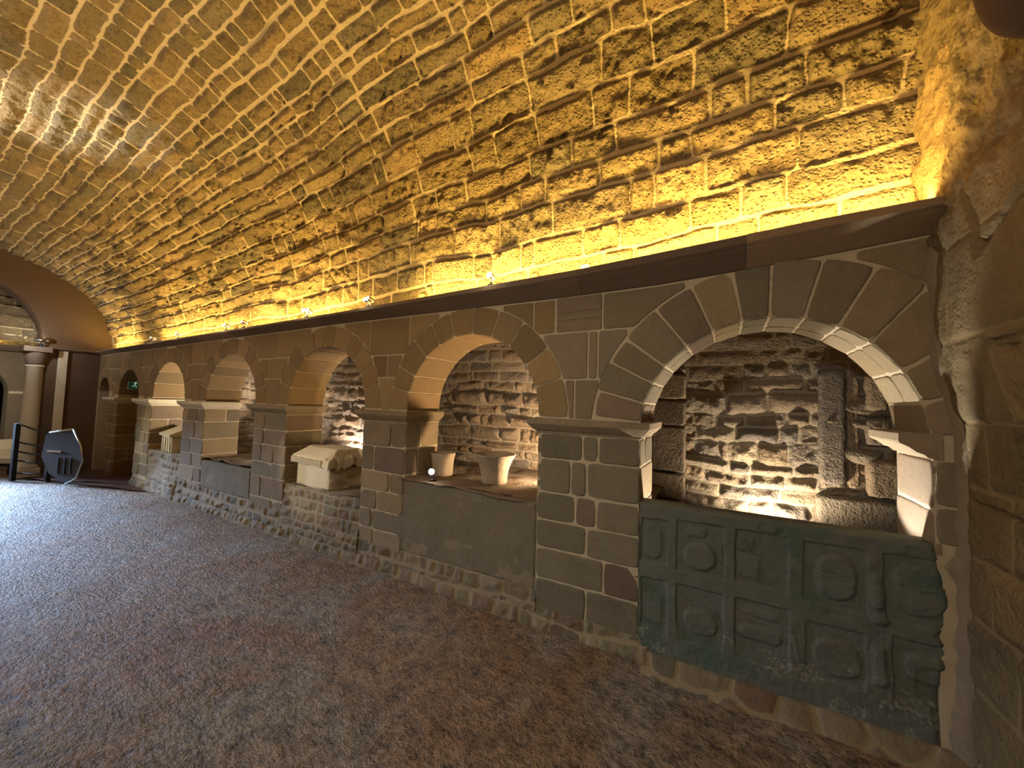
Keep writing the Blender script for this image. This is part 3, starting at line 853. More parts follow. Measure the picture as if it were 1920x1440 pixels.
# ---- end wall on the right
def build_end_wall():
    ya = np.concatenate([np.linspace(-2.4, 1.2, 60)[:-1], np.linspace(1.2, YN+.1, 300)])
    zs = np.concatenate([np.linspace(-0.05, 4.75, 480)])
    Y, Z = np.meshgrid(ya, zs)
    rows = [-0.3, 0.10, 0.42, 0.72, 0.99, 1.30, 1.575, 1.93, 2.36, 2.62, 2.95, 3.3, 3.7, 4.1, 4.5, 4.9, 5.3]
    h, m, t1, t2 = masonry(Y, Z, rows, (0.35, 0.85), 17, joint=0.007, wav=0.04, off=0.022, pillow=0.008, rough=0.014, rscale=8, tilt=0.02, deep=0.01)
    up = smooth(2.3, 2.75, Z)
    rgh = fbm(Y*7, Z*7, 33, 5)*0.05+fbm(Y*28, Z*22, 35, 3)*0.018
    h = h*(1-0.85*up)+rgh*up
    m = m*(1-up)
    lean = 0.075*smooth(1.45, 1.95, Z)
    # dark cracks: raked grooves running down from the cornice corner
    for (y0, z0, y1, z1, wd, dp) in ((2.30, 2.58, 2.20, 2.27, .030, .05), (2.21, 2.27, 1.9, 2.42, .032, .05), (2.64, 2.48, 2.44, 2.55, .03, .05), (2.2, 1.90, 1.9, 1.90, .018, .035), (2.12, 1.865, 2.0, 1.865, .022, .04), (2.4, 1.575, 1.9, 1.575, .009, .015), (2.5, 1.22, 1.9, 1.22, .015, .035)) + \
            tuple((2.165+.035*math.cos(a), 1.482+.045*math.sin(a), 2.165+.035*math.cos(a+.6), 1.482+.045*math.sin(a+.6), .008, .012) for a in (0, .6, 1.2, 1.8, 2.4, 3.0, 3.6, 4.2, 4.8)):
        t = np.clip(((Y-y0)*(y1-y0)+(Z-z0)*(z1-z0))/((y1-y0)**2+(z1-z0)**2), 0, 1)
        d = np.hypot(Y-(y0+(y1-y0)*t), Z-(z0+(z1-z0)*t)) + fbm(Y*12, Z*12, 9, 2)*.01
        h = h - dp*(1-smooth(wd*.3, wd, d))
    X = X1-h*.8-lean
    X = X + .5*smooth(YF+.06, YF+.09, Y)*(1-smooth(2.36, 2.42, Z))
    ok = (Y < YF+.04)
    o = grid_obj('wall_right', np.stack([X, Y, Z], -1), np.stack([t1, t2, m], -1), M_END, flip=True); tag(o, kind='structure')
    return o
wall_right = build_end_wall()
# ragged mortar fillet between carved slab and end wall
mb = MB()
rg = random.Random(2)
vs = []; fs = []; n = 90
for i in range(n+1):
    z = 0.02+2.4*i/n
    ln = 0.075*float(smooth(1.45, 1.95, z))
    wl = 0.062*(0.9+float(fbm(np.array(z*5.), np.array(.5), 5, 3))*1.1) if z < 1.0 else 0.024+.02*float(fbm(np.array(z*6.), np.array(.5), 6, 3))
    for k in range(5):
        t = k/4; vs.append((X1+.004-ln-wl*(1-t), YF-0.008-0.045*math.sin(t*math.pi/2)+rg.uniform(-.003, .003), z))
for i in range(n):
    for k in range(4): a = i*5+k; fs.append((a, a+1, a+6, a+5))
mb.add(vs, fs, (.8, .6, 0)); mb.build('mortar_fillet', M_PLASTER, wall_right)

# ---- floor
def build_floor():
    xs = np.concatenate([np.linspace(-15.2, -4, 130)[:-1], np.linspace(-4, 1.3, 150)]); ys = np.concatenate([np.linspace(-2.6, -0.2, 20)[:-1], np.linspace(-0.2, 4.2, 140)])
    X, Y = np.meshgrid(xs, ys)
    Z = fbm(X*1.3, Y*1.3, 2, 3)*0.02 + fbm(X*9, Y*9, 8, 2)*0.006
    Z = Z - 0.004
    o = grid_obj('floor', np.stack([X, Y, Z], -1), np.stack([X*0+.5]*3, -1), M_FLOOR); tag(o, kind='structure')
build_floor()
mb = MB()
mb.add([(-7.95, 2.60, .016), (-10.15, 1.93, .016), (-11.2, 1.7, .016), (-14.0, 1.6, .016), (-14.0, 4.0, .016), (-8.45, 4.0, .016), (-8.45, 2.62, .016)], [(0, 1, 2, 3, 4, 5, 6)], (.5, .5, 0), False)
o = mb.build('floor_ramp', M_RAMP); tag(o, kind='structure')

# ---- left end: short wall, diaphragm arch, bay beyond
def build_left():
    mb = MB()
    a_, b_ = 1.55, 1.42; zs = 2.30
    def open_y(z): return YC + a_*(max(0, 1-((z-zs)/b_)**2.4))**(1/2.4) if z > zs else YC+a_
    pts = []
    n = 26
    # arch band and wall as strips between the opening edge and the vault
    prof = [(YC+a_, 0), (YC+a_, zs)]
    for i in range(1, n+1):
        th = math.pi*i/n
        cy, cz = math.cos(th), math.sin(th)
        prof.append((YC+a_*math.copysign(abs(cy)**.86, cy), zs+b_*abs(cz)**.86))
    prof.append((YC-a_, 0))
    outer = [(YF+.35, 0), (YF+.35, zs)]
    for i in range(1, n+1):
        th = math.pi*i/n
        outer.append((YC+3.0*math.cos(th), zs+2.5*math.sin(th)+0.1))
    outer.append((YC-3.0, 0))
    for x, c in ((XL, 0), (XL-.45, 0)):
        for i in range(len(prof)-1):
            p0, p1, q0, q1 = prof[i], prof[i+1], outer[i], outer[i+1]
            mb.quad((x, *p0), (x, *p1), (x, *q1), (x, *q0), (.4, .4, 0))
    for i in range(len(prof)-1):
        mb.quad((XL, *prof[i]), (XL, *prof[i+1]), (XL-.45, *prof[i+1]), (XL-.45, *prof[i]), (.5, .5, 0))
    o = mb.build('wall_left', M_BROWN); tag(o, kind='structure')
    # lit pilaster strip on the face of that wall
    p = MB(); p.box((XL-.02, 2.03, 0), (XL+.05, 2.15, 2.40), (.9, .9, 0), 0.008); p.build('pilaster', M_CREAM, o)
    # bay beyond: grey wall with an arched doorway
    g = MB(); x = -14.2; c, R, zc = 1.24, 0.64, 1.52
    n = 20
    ys = [c+R*math.cos(math.pi*i/n) for i in range(n+1)]; zz = [zc+R*math.sin(math.pi*i/n) for i in range(n+1)]
    g.quad((x, c+R, 0), (x, 4.2, 0), (x, 4.2, 2.6), (x, c+R, 2.6), (.6, .6, 0)); g.quad((x, -3, 0), (x, c-R, 0), (x, c-R, 2.6), (x, -3, 2.6), (.6, .6, 0))
    for i in range(n):
        g.quad((x, ys[i+1], zz[i+1]), (x, ys[i], zz[i]), (x, ys[i], 2.6), (x, ys[i+1], 2.6), (.6, .6, 0))
        g.quad((x, ys[i+1], zz[i+1]), (x, ys[i], zz[i]), (x-.5, ys[i], zz[i]), (x-.5, ys[i+1], zz[i+1]), (.6, .6, 0))
    for yy in (c-R, c+R): g.quad((x, yy, 0), (x-.5, yy, 0), (x-.5, yy, zc), (x, yy, zc), (.6, .6, 0))
    g.quad((x-.5, -3, 0), (x-.5, 4.2, 0), (x-.5, 4.2, 2.6), (x-.5, -3, 2.6), (.2, .2, 0))
    o2 = g.build('wall_far', M_PLASTER); tag(o2, kind='structure')
    g = MB(); g.sweep([(x, -2.8), (x, 4.2)], [(-.02, 2.44), (0, 2.44), (.1, 2.47), (.12, 2.52), (-.02, 2.52)], (.4, .4, 0)); g.build('cornice', M_CORN, o2)
    g = MB(); g.sweep([(x, c+R), (x, c+R+.5)], [(-.02, 1.46), (0, 1.46), (.06, 1.5), (.06, 1.55), (-.02, 1.55)], (.9, .9, 0)); g.build('impost', M_CREAM, o2)
    # crosswise vault over that bay, its courses running along y
    ys = np.linspace(-3, 4.2, 260); ts = np.linspace(0, 1, 200)
    Yg, T = np.meshgrid(ys, ts)
    th = T*math.pi
    ax = (14.25-11.6)/2; cx = -(14.25+11.6)/2
    S = T*math.pi*1.7
    rng = np.random.RandomState(9); rows = [-.3]
    while rows[-1] < 6: rows.append(rows[-1]+rng.uniform(.12, .2))
    h, m, t1, t2 = masonry(Yg, S, rows, (.25, .7), 19, joint=.006, wav=.05, off=.04, pillow=.01, rough=.03, rscale=10, tilt=.04, saw=.05, head=.3)
    Xg = cx-(ax-h)*np.cos(th); Zg = 2.5+(1.75-h)*np.sin(th)
    v = grid_obj('ceiling_far', np.stack([Xg, Yg, Zg], -1), np.stack([t1, t2, m], -1), M_VAULT, flip=True); tag(v, kind='structure')
    # closers
    g = MB(); g.quad((-15, 4.2, 0), (-9, 4.2, 0), (-9, 4.2, 5), (-15, 4.2, 5), (.3, .3, 0)); g.quad((-15, -2.7, 0), (-11, -2.7, 0), (-11, -2.7, 5), (-15, -2.7, 5), (.3, .3, 0))
    g.quad((-14.7, -3, 0), (-14.7, 4.2, 0), (-14.7, 4.2, 5), (-14.7, -3, 5), (.3, .3, 0))
    o3 = g.build('wall_side', M_PLASTER); tag(o3, kind='structure')
build_left()
# cross wall that closes the passage behind the fifth pier; wall behind the photographer
mb = MB()
mb.box((-8.85, YB-.02, 0), (-8.46, YN+.05, 2.75), (.5, .5, 0))
o = mb.build('wall_cross', M_ASH); tag(o, kind='structure')
mb = MB()
mb.quad((X1+.1, -2.16, 0), (XL-.5, -2.16, 0), (XL-.5, -2.16, 2.6), (X1+.1, -2.16, 2.6), (.5, .5, 0))
mb.quad((XL-.5, -1.9, ZC-.05), (X1+.1, -1.9, ZC-.05), (X1+.1, -2.2, ZC-.05), (XL-.5, -2.2, ZC-.05), (.5, .5, 0))
o = mb.build('wall_opposite', M_ASH); tag(o, kind='structure')
mb = MB()
mb.quad((XL-.5, YF+.0, 2.52), (X1+.3, YF+.0, 2.52), (X1+.3, YN+.1, 2.76), (XL-.5, YN+.1, 2.76), (.5, .5, 0))
o = mb.build('ceiling_niche', M_PLASTER)
mb.v = []; 
bpy.data.objects.remove(o, do_unlink=True)
mb = MB(); mb.quad((-12.4, YB-.05, 2.74), (X1+.4, YB-.05, 2.74), (X1+.4, YN+.1, 2.74), (-12.4, YN+.1, 2.74), (.5, .5, 0))
mb.quad((-12.4, YB-.05, 2.4), (X1+.4, YB-.05, 2.4), (X1+.4, YB-.05, 2.76), (-12.4, YB-.05, 2.76), (.5, .5, 0))
o = mb.build('ceiling_niches', M_PLASTER); tag(o, kind='structure')

# the arcade follows the rising cornice
def follow(o):
    me = o.data; n = len(me.vertices); co = np.empty(n*3, np.float32); me.vertices.foreach_get('co', co); co = co.reshape(-1, 3)
    co[:, 2] += (zB(co[:, 0])-ZC0)*np.clip((co[:, 2]-1.55)/.86, 0, 1.1)
    me.vertices.foreach_set('co', co.ravel()); me.update()
for o in [arcade]+[c for c in arcade.children if c.name.split('.')[0] in ('arch_ring', 'spandrel_stones', 'spandrel_golden_stones')]: follow(o)

# little upright blocks at the foot of the vault
rg = random.Random(5)
vault = bpy.data.objects['ceiling']
for x in (-0.93, -1.36, -1.74, -2.55, -3.3, -3.62, -4.6, -6.1):
    z = float(zT(x)); w_ = rg.uniform(.05, .075)
    mb = MB(); mb.box((x-w_/2, 2.685, z-.02), (x+w_/2, 2.80, z+rg.uniform(.09, .12)), (rg.random(), .5, 0), .008)
    mb.build('springer_block', M_CREAM if x == -0.93 else M_GOLD, vault)

# ================================================================== THINGS
def rbox(X, Z, x0, x1, z0, z1, r):
    cx, cz = (x0+x1)/2, (z0+z1)/2; r = min(r, abs(x1-x0)/2*.98, abs(z1-z0)/2*.98)
    dx = np.abs(X-cx)-(abs(x1-x0)/2-r); dz = np.abs(Z-cz)-(abs(z1-z0)/2-r)
    return np.hypot(np.maximum(dx, 0), np.maximum(dz, 0))+np.minimum(np.maximum(dx, dz), 0)-r
def carved_slab():
    nz, nx = 250, 400
    U, Z = np.meshgrid(np.linspace(0, 1, nx), np.linspace(0.065, 0.985, nz))
    z1 = Z[:, 0]
    xr = 0.902 + 0.024*fbm(z1*7, z1*0+3, 4, 3) + 0.028*np.exp(-((z1-.72)/.10)**2)
    xl = -0.492 + 0.006*fbm(z1*9, z1*0, 9, 2)
    X = xl[:, None] + U*(xr-xl)[:, None]
    wob = fbm(X*9, Z*9, 3, 2)*0.012
    Xw, Zw = X+wob, Z+fbm(X*9, Z*9, 6, 2)*0.010
    h = np.zeros_like(X)
    worn = 0.5+0.5*smooth(-.2, .5, fbm(X*2.5, Z*2.5, 12, 2)+.2)
    # sunk panels between raised bands
    for (x0, x1, za, zb) in ((-.48, -.325, .895, .625), (-.48, -.325, .52, .2), (-.27, -.018, .915, .612), (-.27, -.018, .527, .2),
                             (.04, .29, .913, .618), (.04, .29, .527, .2), (.352, .61, .91, .60), (.36, .60, .50, .22), (.674, .95, .915, .60), (.703, .95, .525, .2)):
        d = rbox(Xw, Zw, x0, x1, zb, za, .008); h -= 0.016*(1-smooth(-.006, .006, d))
    # worn raised shapes inside the panels
    for (x0, x1, za, zb, r, amt) in ((-.475, -.345, .87, .64, .06, .014), (-.475, -.345, .44, .24, .05, .009), (-.235, -.05, .80, .63, .085, .022), (-.225, -.10, .89, .82, .03, .011),
                                     (-.24, -.045, .41, .255, .075, .018), (.05, .17, .78, .64, .03, .009), (.05, .14, .89, .79, .02, .008), (.045, .265, .40, .315, .04, .018), (.06, .25, .5, .44, .04, .009),
                                     (.40, .575, .865, .632, .085, .024), (.38, .59, .44, .245, .09, .020), (.616, .674, .81, .63, .028, .024), (.616, .695, .62, .555, .035, .022),
                                     (.618, .684, .46, .262, .02, .024), (.70, .90, .885, .64, .08, .020), (.73, .93, .475, .33, .09, .022), (.77, .93, .43, .24, .08, -.014)):
        d = rbox(Xw, Zw, x0, x1, zb, za, r); h += amt*(1-smooth(-.022, .004, d))
    # crease lines across the shields
    for (x0, za, x1, zb, w_, dp) in ((.40, .775, .56, .76, .006, -.010), (.715, .80, .80, .765, .010, .008), (.80, .765, .9, .79, .010, .008), (.09, .86, .13, .80, .005, -.012), (.13, .80, .16, .79, .006, .008),
                                     (.24, .5, .31, .40, .010, .008), (.31, .40, .33, .28, .010, .006), (-.05, .41, -.03, .36, .006, -.01), (-.03, .80, -.03, .70, .006, .008)):
        t = np.clip(((X-x0)*(x1-x0)+(Z-za)*(zb-za))/((x1-x0)**2+(zb-za)**2), 0, 1)
        d = np.hypot(X-(x0+(x1-x0)*t), Z-(za+(zb-za)*t)); h += dp*(1-smooth(0, w_, d))
    # a small dished rosette cut in the top band
    d = np.hypot((X-.215)/1.5, Z-.945); h += .006*(1-smooth(.018, .03, d)) - .008*(1-smooth(.02, .028, np.abs(d-.03)+.012))
    low = 1-smooth(.17, .32, Z+fbm(X*5, Z*5, 44, 3)*.12)
    h = h*worn*(1-.75*low) + fbm(X*14, Z*14, 7, 4)*.006 + fbm(X*3, Z*3, 8, 2)*.006*(.4+low) - low*.006
    # crumbled ends and rounded arris
    h -= .03*smooth(.955, 1.0, U + fbm(X*8, Z*8, 15, 3)*.03) + .012*smooth(.975, .987, Z) + .05*smooth(.985, 1, U)
    salt = np.clip(smooth(.10, .28, fbm(X*6, Z*9, 61, 4)+0.30*np.exp(-((Z-.235+.04*(X+.2))/.05)**2))*(1-smooth(.30, .40, Z)), 0, 1)*.75
    Y = YF-0.012-h
    P = np.stack([X, Y, Z], -1); C = np.stack([X*0+.3, X*0+.5, salt*.5], -1)
    top = P[-1:].copy(); top[..., 1] += .006; top[..., 2] += .004
    back = P[-1:].copy(); back[..., 1] = YF+.13; back[..., 2] += .004
    bk2 = back.copy(); bk2[..., 2] = .1
    P = np.concatenate([P, top, back, bk2], 0); C = np.concatenate([C, C[-1:]*[1, 1, 0], C[-1:]*[1, 1, 0], C[-1:]*[1, 1, 0]], 0)
    o = grid_obj('carved_stone_slab', P, C, M_SLAB)
    tag(o, 'dark grey-green stone slab carved with worn square panels and shields, under the widest arch', 'stone slab')
carved_slab()

def plain_slab(name, xa, xb, za, zb, y, seed, label, salt=False, mat=None, cut=0.0):
    nz, nx = 110, 220
    U, V = np.meshgrid(np.linspace(0, 1, nx), np.linspace(0, 1, nz))
    X = xa+(xb-xa)*U; zl = za + .02*fbm(X*4, X*0, seed, 3) ; zt = zb + .006*fbm(X*6, X*0+2, seed+1, 3)
    Z = zl+(zt-zl)*V
    h = fbm(X*4, Z*4, seed+2, 4)*.008 + fbm(X*22, Z*22, seed+3, 3)*.003
    e = np.minimum(np.minimum(U, 1-U)*(xb-xa), np.minimum(V, 1-V)*(zb-za)); h -= .014*(1-smooth(0, .016, e))
    s = smooth(.05, .3, fbm(X*5, Z*7, seed+8, 4)+.25*np.exp(-((Z-za-.17)/.06)**2))*(1-smooth(za+.2, za+.32, Z)) if salt else X*0
    P = np.stack([X, y-h, Z], -1); C = np.stack([X*0+.4, X*0+.5, s*.5], -1)
    back = P[-1:].copy(); back[..., 1] = y+.12; b2 = back.copy(); b2[..., 2] = za
    P = np.concatenate([P, back, b2], 0); C = np.concatenate([C, C[-1:], C[-1:]], 0)
    o = grid_obj(name, P, C, mat or M_PLAIN); tag(o, label, 'stone slab'); return o
s2 = plain_slab('stone_slab', -2.655, -1.232, 0.235, 0.868, YF-0.004, 5, 'smooth brown stone slab closing the arch below the two stone basins', True)
s4 = plain_slab('stone_slab', -6.53, -5.21, 0.30, 0.67, YF-0.006, 9, 'plain greenish-brown stone slab filling the arch left of the stone chest')
# the broken projecting lip on the nearer slab
def lip():
    xs = np.linspace(-2.655, -1.225, 240)
    prof = 16; P = np.zeros((prof, 240, 3)); 
    for i in range(prof):
        a = i/(prof-1)
        # go from underside front round to the top back
        if a < .45: t = a/.45; yy = .05*(1-t)-.012*np.sin(t*3.14); zz = .862+.0*t+t*.022; 
        else: t = (a-.45)/.55; yy = t*.30; zz = .884+t*.01
        drop = -.012*smooth(-2.2, -1.3, xs)
        r = fbm(xs*7+i*.05, xs*0+i*.35, 21, 4)*.03
        big = .018*np.exp(-((xs+1.55)/.16)**2) - .02*np.exp(-((xs+1.28)/.08)**2)*(1 if a < .6 else .3)
        P[i, :, 0] = xs; P[i, :, 1] = YF-.018+yy-(r+big if a < .6 else r*.2)*(1.0); P[i, :, 2] = zz+drop+fbm(xs*5, xs*0+i*.3, 31, 3)*.014*(1 if a > .2 else 1.5)
    o = grid_obj('broken_lip', P, np.stack([P[..., 0]*0+.7, P[..., 0]*0+.3, P[..., 0]*0], -1), M_RUB, s2, flip=False)
    o['label'] = 'ragged projecting ledge of brown stone along the slab top'
lip()

# ---- stone chests
def rough_block(name, lo, hi, mat, parent, seed, amp=.012, n=16, sx=1.0, taper=0.0, fine=.004):
    """a block with hand-cut, slightly uneven faces"""
    import bmesh
    bm = bmesh.new(); bmesh.ops.create_cube(bm, size=1)
    bmesh.ops.bevel(bm, geom=list(bm.edges), offset=.045, segments=2, profile=.5, affect='EDGES')
    bmesh.ops.subdivide_edges(bm, edges=list(bm.edges), cuts=n//2, use_grid_fill=True)
    bm.normal_update()
    c = [(a+b)/2 for a, b in zip(lo, hi)]; s = [b-a for a, b in zip(lo, hi)]
    vs = []; rs = random.Random(seed)
    for v in bm.verts:
        p = v.co.copy(); nn = v.normal
        q = Vector((c[0]+p.x*s[0]*(1-taper*(.5-p.z)), c[1]+p.y*s[1]*(1-taper*(.5-p.z)), c[2]+p.z*s[2]))
        v['x'] if False else None
        vs.append((q, nn.copy()))
    X = np.array([v[0].x for v in vs]); Y = np.array([v[0].y for v in vs]); Z = np.array([v[0].z for v in vs])
    d = amp*(fbm(X*5+Y*3, Z*5-Y*2, seed, 3)) + fine*fbm(X*24+Y*17, Z*24+Y*9, seed+3, 3)
    rightside = np.clip(np.array([v[1].x for v in vs]), 0, 1)
    d = d*(1+2.2*rightside*sx)
    for i, v in enumerate(bm.verts): v.co = vs[i][0]+vs[i][1]*float(d[i])
    me = bpy.data.meshes.new(name); bm.to_mesh(me); bm.free()
    me.polygons.foreach_set('use_smooth', [True]*len(me.polygons))
    set_attr(me, np.tile(np.array([[.6, .6, 0]], np.float32), (len(me.vertices), 1)))
    return link(name, me, mat, parent)

def chest_near():
    t = thing('stone_chest', 'cream stone chest with a hipped lid on the rubble wall under the third arch', 'stone chest', (-4.05, 2.66, 0.595), math.radians(-4))
    rough_block('chest_body', (-.335, .0, .0), (.335, .50, .245), M_CREAM, t, 3, .014, 16, 1.4)
    # lid: eaves slab with hipped roof, broken away along the right side
    import bmesh
    nx, ny = 90, 70
    U, V = np.meshgrid(np.linspace(-1, 1, nx), np.linspace(-1, 1, ny))
    hx, hy = .385, .30
    X = U*hx; Y = .25+V*hy
    ex = (1-np.abs(U))*hx; ey = (1-np.abs(V))*hy
    H = np.minimum(smooth(0, .012, np.minimum(ex, ey))*.075 + np.clip(np.minimum(ex*1.0, ey*0.62), 0, .10), .19)
    rightb = smooth(.24, .385, X)
    H = H + fbm(X*7, Y*7, 3, 3)*.012 + rightb*(fbm(X*16, Y*16, 5, 3)*.05 - .02)
    X = X - rightb*.03*np.abs(fbm(Y*9, Y*0+H*8, 6, 3))
    P = np.stack([X, Y, .262+H], -1); C = np.stack([U*0+.7, U*0+.7, U*0], -1)
    lid = grid_obj('chest_lid', P, C, M_CREAM, t)
    m = MB(); m.quad((-hx, .25-hy, .263), (-hx, .25+hy, .263), (hx-.03, .25+hy, .263), (hx-.03, .25-hy, .263), (.7, .7, 0)); m.build('lid_underside', M_CREAM, lid)
    d = MB(); x = -.36
    rg = random.Random(1)
    while x < .25:
        w_ = .022; d.box((x, .25-hy-.012, .268), (x+w_, .25-hy+.02, .268+.062+rg.uniform(-.004, .004)), (.7, .7, 0), .005); x += w_+.011
    f = d.build('fluted_border', M_CREAM, lid)
chest_near()

def chest_far():
    t = thing('stone_chest', 'small fluted stone chest with a pitched lid in the fifth arch', 'stone chest', (-7.92, 2.66, 0.645), math.radians(-6))
    rough_block('chest_body', (-.26, .0, .0), (.26, .62, .27), M_CREAM, t, 13, .01, 14, .6)
    m = MB()
    for x in (-.20, -.07, .06, .19):
        m.box((x-.028, -.016, .015), (x+.028, .03, .25), (.8, .8, 0), .012)
    m.build('flute', M_CREAM, t)
    m = MB(); y0, y1, x0, x1, zb, zt = -.04, .66, -.30, .30, .272, .47
    ym = .34
    m.add([(x0, y0, zb), (x1, y0, zb), (x1, y1, zb), (x0, y1, zb), (x0, y0, zb+.03), (x1, y0, zb+.03), (x1, y1, zb+.03), (x0, y1, zb+.03), (x0+.02, ym, zt), (x1-.02, ym, zt)],
          [(0, 3, 2, 1), (0, 1, 5, 4), (2, 3, 7, 6), (4, 5, 9, 8), (6, 7, 8, 9), (1, 2, 6, 5), (5, 6, 9), (3, 0, 4, 7), (7, 4, 8)], (.7, .7, 0), False)
    m.build('chest_lid', M_CREAM, t)
chest_far()

# ---- stone basins (hollow tapered mortars) on the ledge
def basin(loc, s, label, flare=1.0):
    t = thing('stone_basin', label, 'stone basin', loc)
    t.scale = (1, 1, 1)
    n = 56
    def wob(th, z): return .02*math.sin(3*th+1)+.012*math.sin(7*th)
    m = MB(); prof = [(.0, .0), (.095, .0), (.102, .006), (.105, .05), (.112, .10), (.126, .15), (.148, .195), (.168, .225), (.170, .232), (.150, .234), (.130, .20), (.10, .13), (.06, .09), (0, .085)]
    m.lathe([((r if r < .105 else .105+(r-.105)*flare)*s, z*s) for r, z in prof], n=n, col=(.4, .6, 0), wob=wob)
    m.build('bowl', M_BASIN, t)
    return t
basin((-1.80, 2.90, 0.897), 1.10, 'flared stone basin lit on its right side, at the right of the ledge')
basin((-2.40, 2.92, 0.892), 0.93, 'shaded stone basin behind the small lit spotlight on the ledge', .35)

# ---- little twin spotlights
def spotlight(loc, rz, label, heads=2, s=1.0, pitch=-.35, base_drop=0.0, group=None, power=0.4):
    t = thing('spotlight', label, 'spotlight', loc, rz, group)
    m = MB(); m.lathe([(0, 0), (.028*s, 0), (.028*s, .008*s), (.010*s, .012*s), (.008*s, .03*s), (0, .03*s)], n=20); m.build('base', M_BLACK, t)
    for k in range(heads):
        x = (k-(heads-1)/2)*.062*s
        m = MB(); m.tube([(0, 0, .02*s), (x, 0, .035*s), (x, 0, .06*s)], .005*s, 8); m.build('arm', M_CHROME, t)
        h = bpy.data.objects.new('lamp_head', None)
        m = MB()
        m.lathe([(0, -.035*s), (.016*s, -.035*s), (.020*s, -.028*s), (.024*s, .0), (.027*s, .03*s), (.0275*s, .032*s), (.0245*s, .032*s), (.0235*s, .024*s), (0, .0235*s)], n=20)
        bpy.data.objects.remove(h)
        hd = m.build('lamp_head', M_CHROME, t)
        hd.location = (x, 0, .075*s); hd.rotation_euler = (math.radians(90)+pitch, 0, 0)
        m = MB(); m.lathe([(0, .0245*s), (.023*s, .0245*s), (.018*s, .031*s), (.008*s, .034*s), (0, .035*s)], n=20)
        m.build('lens', M_LAMP, hd)
    return t
GS = 'spotlights standing on the cornice'
lights = [(-1.636, 1, 'spotlight on the cornice above the arch with the two basins'),
          (-3.062, 2, 'twin spotlight on the cornice between the basins arch and the third arch'),
          (-4.056, 2, 'twin spotlight on the cornice above the arch holding the cream chest'),
          (-5.39, 1, 'spotlight on the cornice just right of the fourth arch crown'),
          (-5.842, 1, 'small spotlight on the cornice over the fourth arch crown, left of another one'),
          (-7.328, 1, 'small spotlight on the cornice above the pale chest with pitched lid'),
          (-8.275, 2, 'bright spotlight on the cornice beside the dark plaster strip')]
for (x, nh, lb) in lights:
    z = float(zT(x))
    spotlight((x, 2.50, z+.001), random.uniform(-.3, .3), lb, nh, 1.0, -.25, group=GS)
    point('cornice_lamp_light', (x, 2.42, z+.07), 0.7, NEUT, .02)
spotlight((-11.12, 1.80, float(zT(-11.1))+.001), -.9, 'brilliant blue-white spotlight on the cornice at the far left corner', 2, 1.6, -.05)
point('corner_lamp_light', (-10.72, 1.50, 2.50), 14, (.75, .85, 1), .03)
# spotlight on the ledge by the shaded basin
spotlight((-2.30, 2.66, 0.895), .35, 'small lit spotlight standing on the ledge beside the shaded basin', 1, 1.05, -.05)
point('ledge_lamp_light', (-2.28, 2.59, 0.985), 0.5, NEUT, .02)

# hidden uplights on the niche ledges, each with a short fixture
UP = [((0.30, 3.58, 0.67), (0.30, 3.80, 1.4), 54, 160, 'uplight on the niche floor behind the carved slab', (1, .84, .62)),
      ((-1.28, 3.22, 0.94), (-2.0, 3.3, 1.35), 95, 150, 'uplight on the ledge behind the pier, right of the basins', (1, .72, .44)),
      ((-4.75, 3.58, 0.80), (-4.8, 3.8, 1.4), 48, 150, 'uplight hidden behind the cream stone chest', (1, .84, .72)),
      ((-5.30, 3.20, 0.76), (-6.4, 3.0, 1.5), 46, 150, 'uplight on the niche floor behind the plain slab', (1, .84, .66)),
      ((-7.45, 3.36, 1.22), (-8.4, 2.95, 1.9), 70, 150, 'uplight behind the small fluted chest', (1, .86, .68)),
      ((-3.12, 3.16, 1.12), (-4.5, 2.95, 1.72), 40, 60, 'uplight behind the pier, right of the cream chest', (1, .68, .36))]
for (loc, tgt, p, ang, lb, c) in UP:
    t = thing('uplight', lb, 'uplight', (loc[0], loc[1], loc[2]-.05), 0)

    m = MB(); m.lathe([(0, 0), (.04, 0), (.042, .03), (.036, .034), (.034, .022), (0, .022)], n=20); m.build('housing', M_BLACK, t)
    if loc[2] > 1:
        yw = YB-.01 if loc[1] < 3.2 else YN
        m = MB(); m.tube([(0, 0, .01), (0, yw-loc[1], .01)], .008, 8); m.build('bracket', M_BLACK, t)
    spot('niche_uplight', loc, tgt, p, c, ang, .6, .035)
# two more low in the near niche, one for each white jamb
spot('jamb_uplight', (0.05, 2.86, 0.72), (-0.52, 2.84, 1.34), 46, (1, .90, .78), 66, .3, .02)
spot('jamb_uplight', (0.34, 2.86, 0.72), (0.92, 2.80, 1.55), 66, (.96, .97, .92), 62, .3, .02)

# ---- warm led tape lying behind the cornice edge
for (xa, xb) in ((-.88, .84), (-2.6, -.94), (-5.6, -2.66), (-8.6, -5.66), (-10.9, -9.7)):
    m = MB(); m.add([(x, y, float(zT(x))+dz) for x in (xa, xb) for y, dz in ((2.56, -.002), (2.59, -.002), (2.59, .006), (2.56, .006))], [(0, 1, 2, 3), (7, 6, 5, 4), (0, 4, 5, 1), (1, 5, 6, 2), (2, 6, 7, 3), (3, 7, 4, 0)], (.5, .5, 0), False); o = m.build('led_strip', M_LED)
    tag(o, 'warm led strip lying on the cornice behind its edge, washing the vault', 'led strip', 'led strips on the cornice')

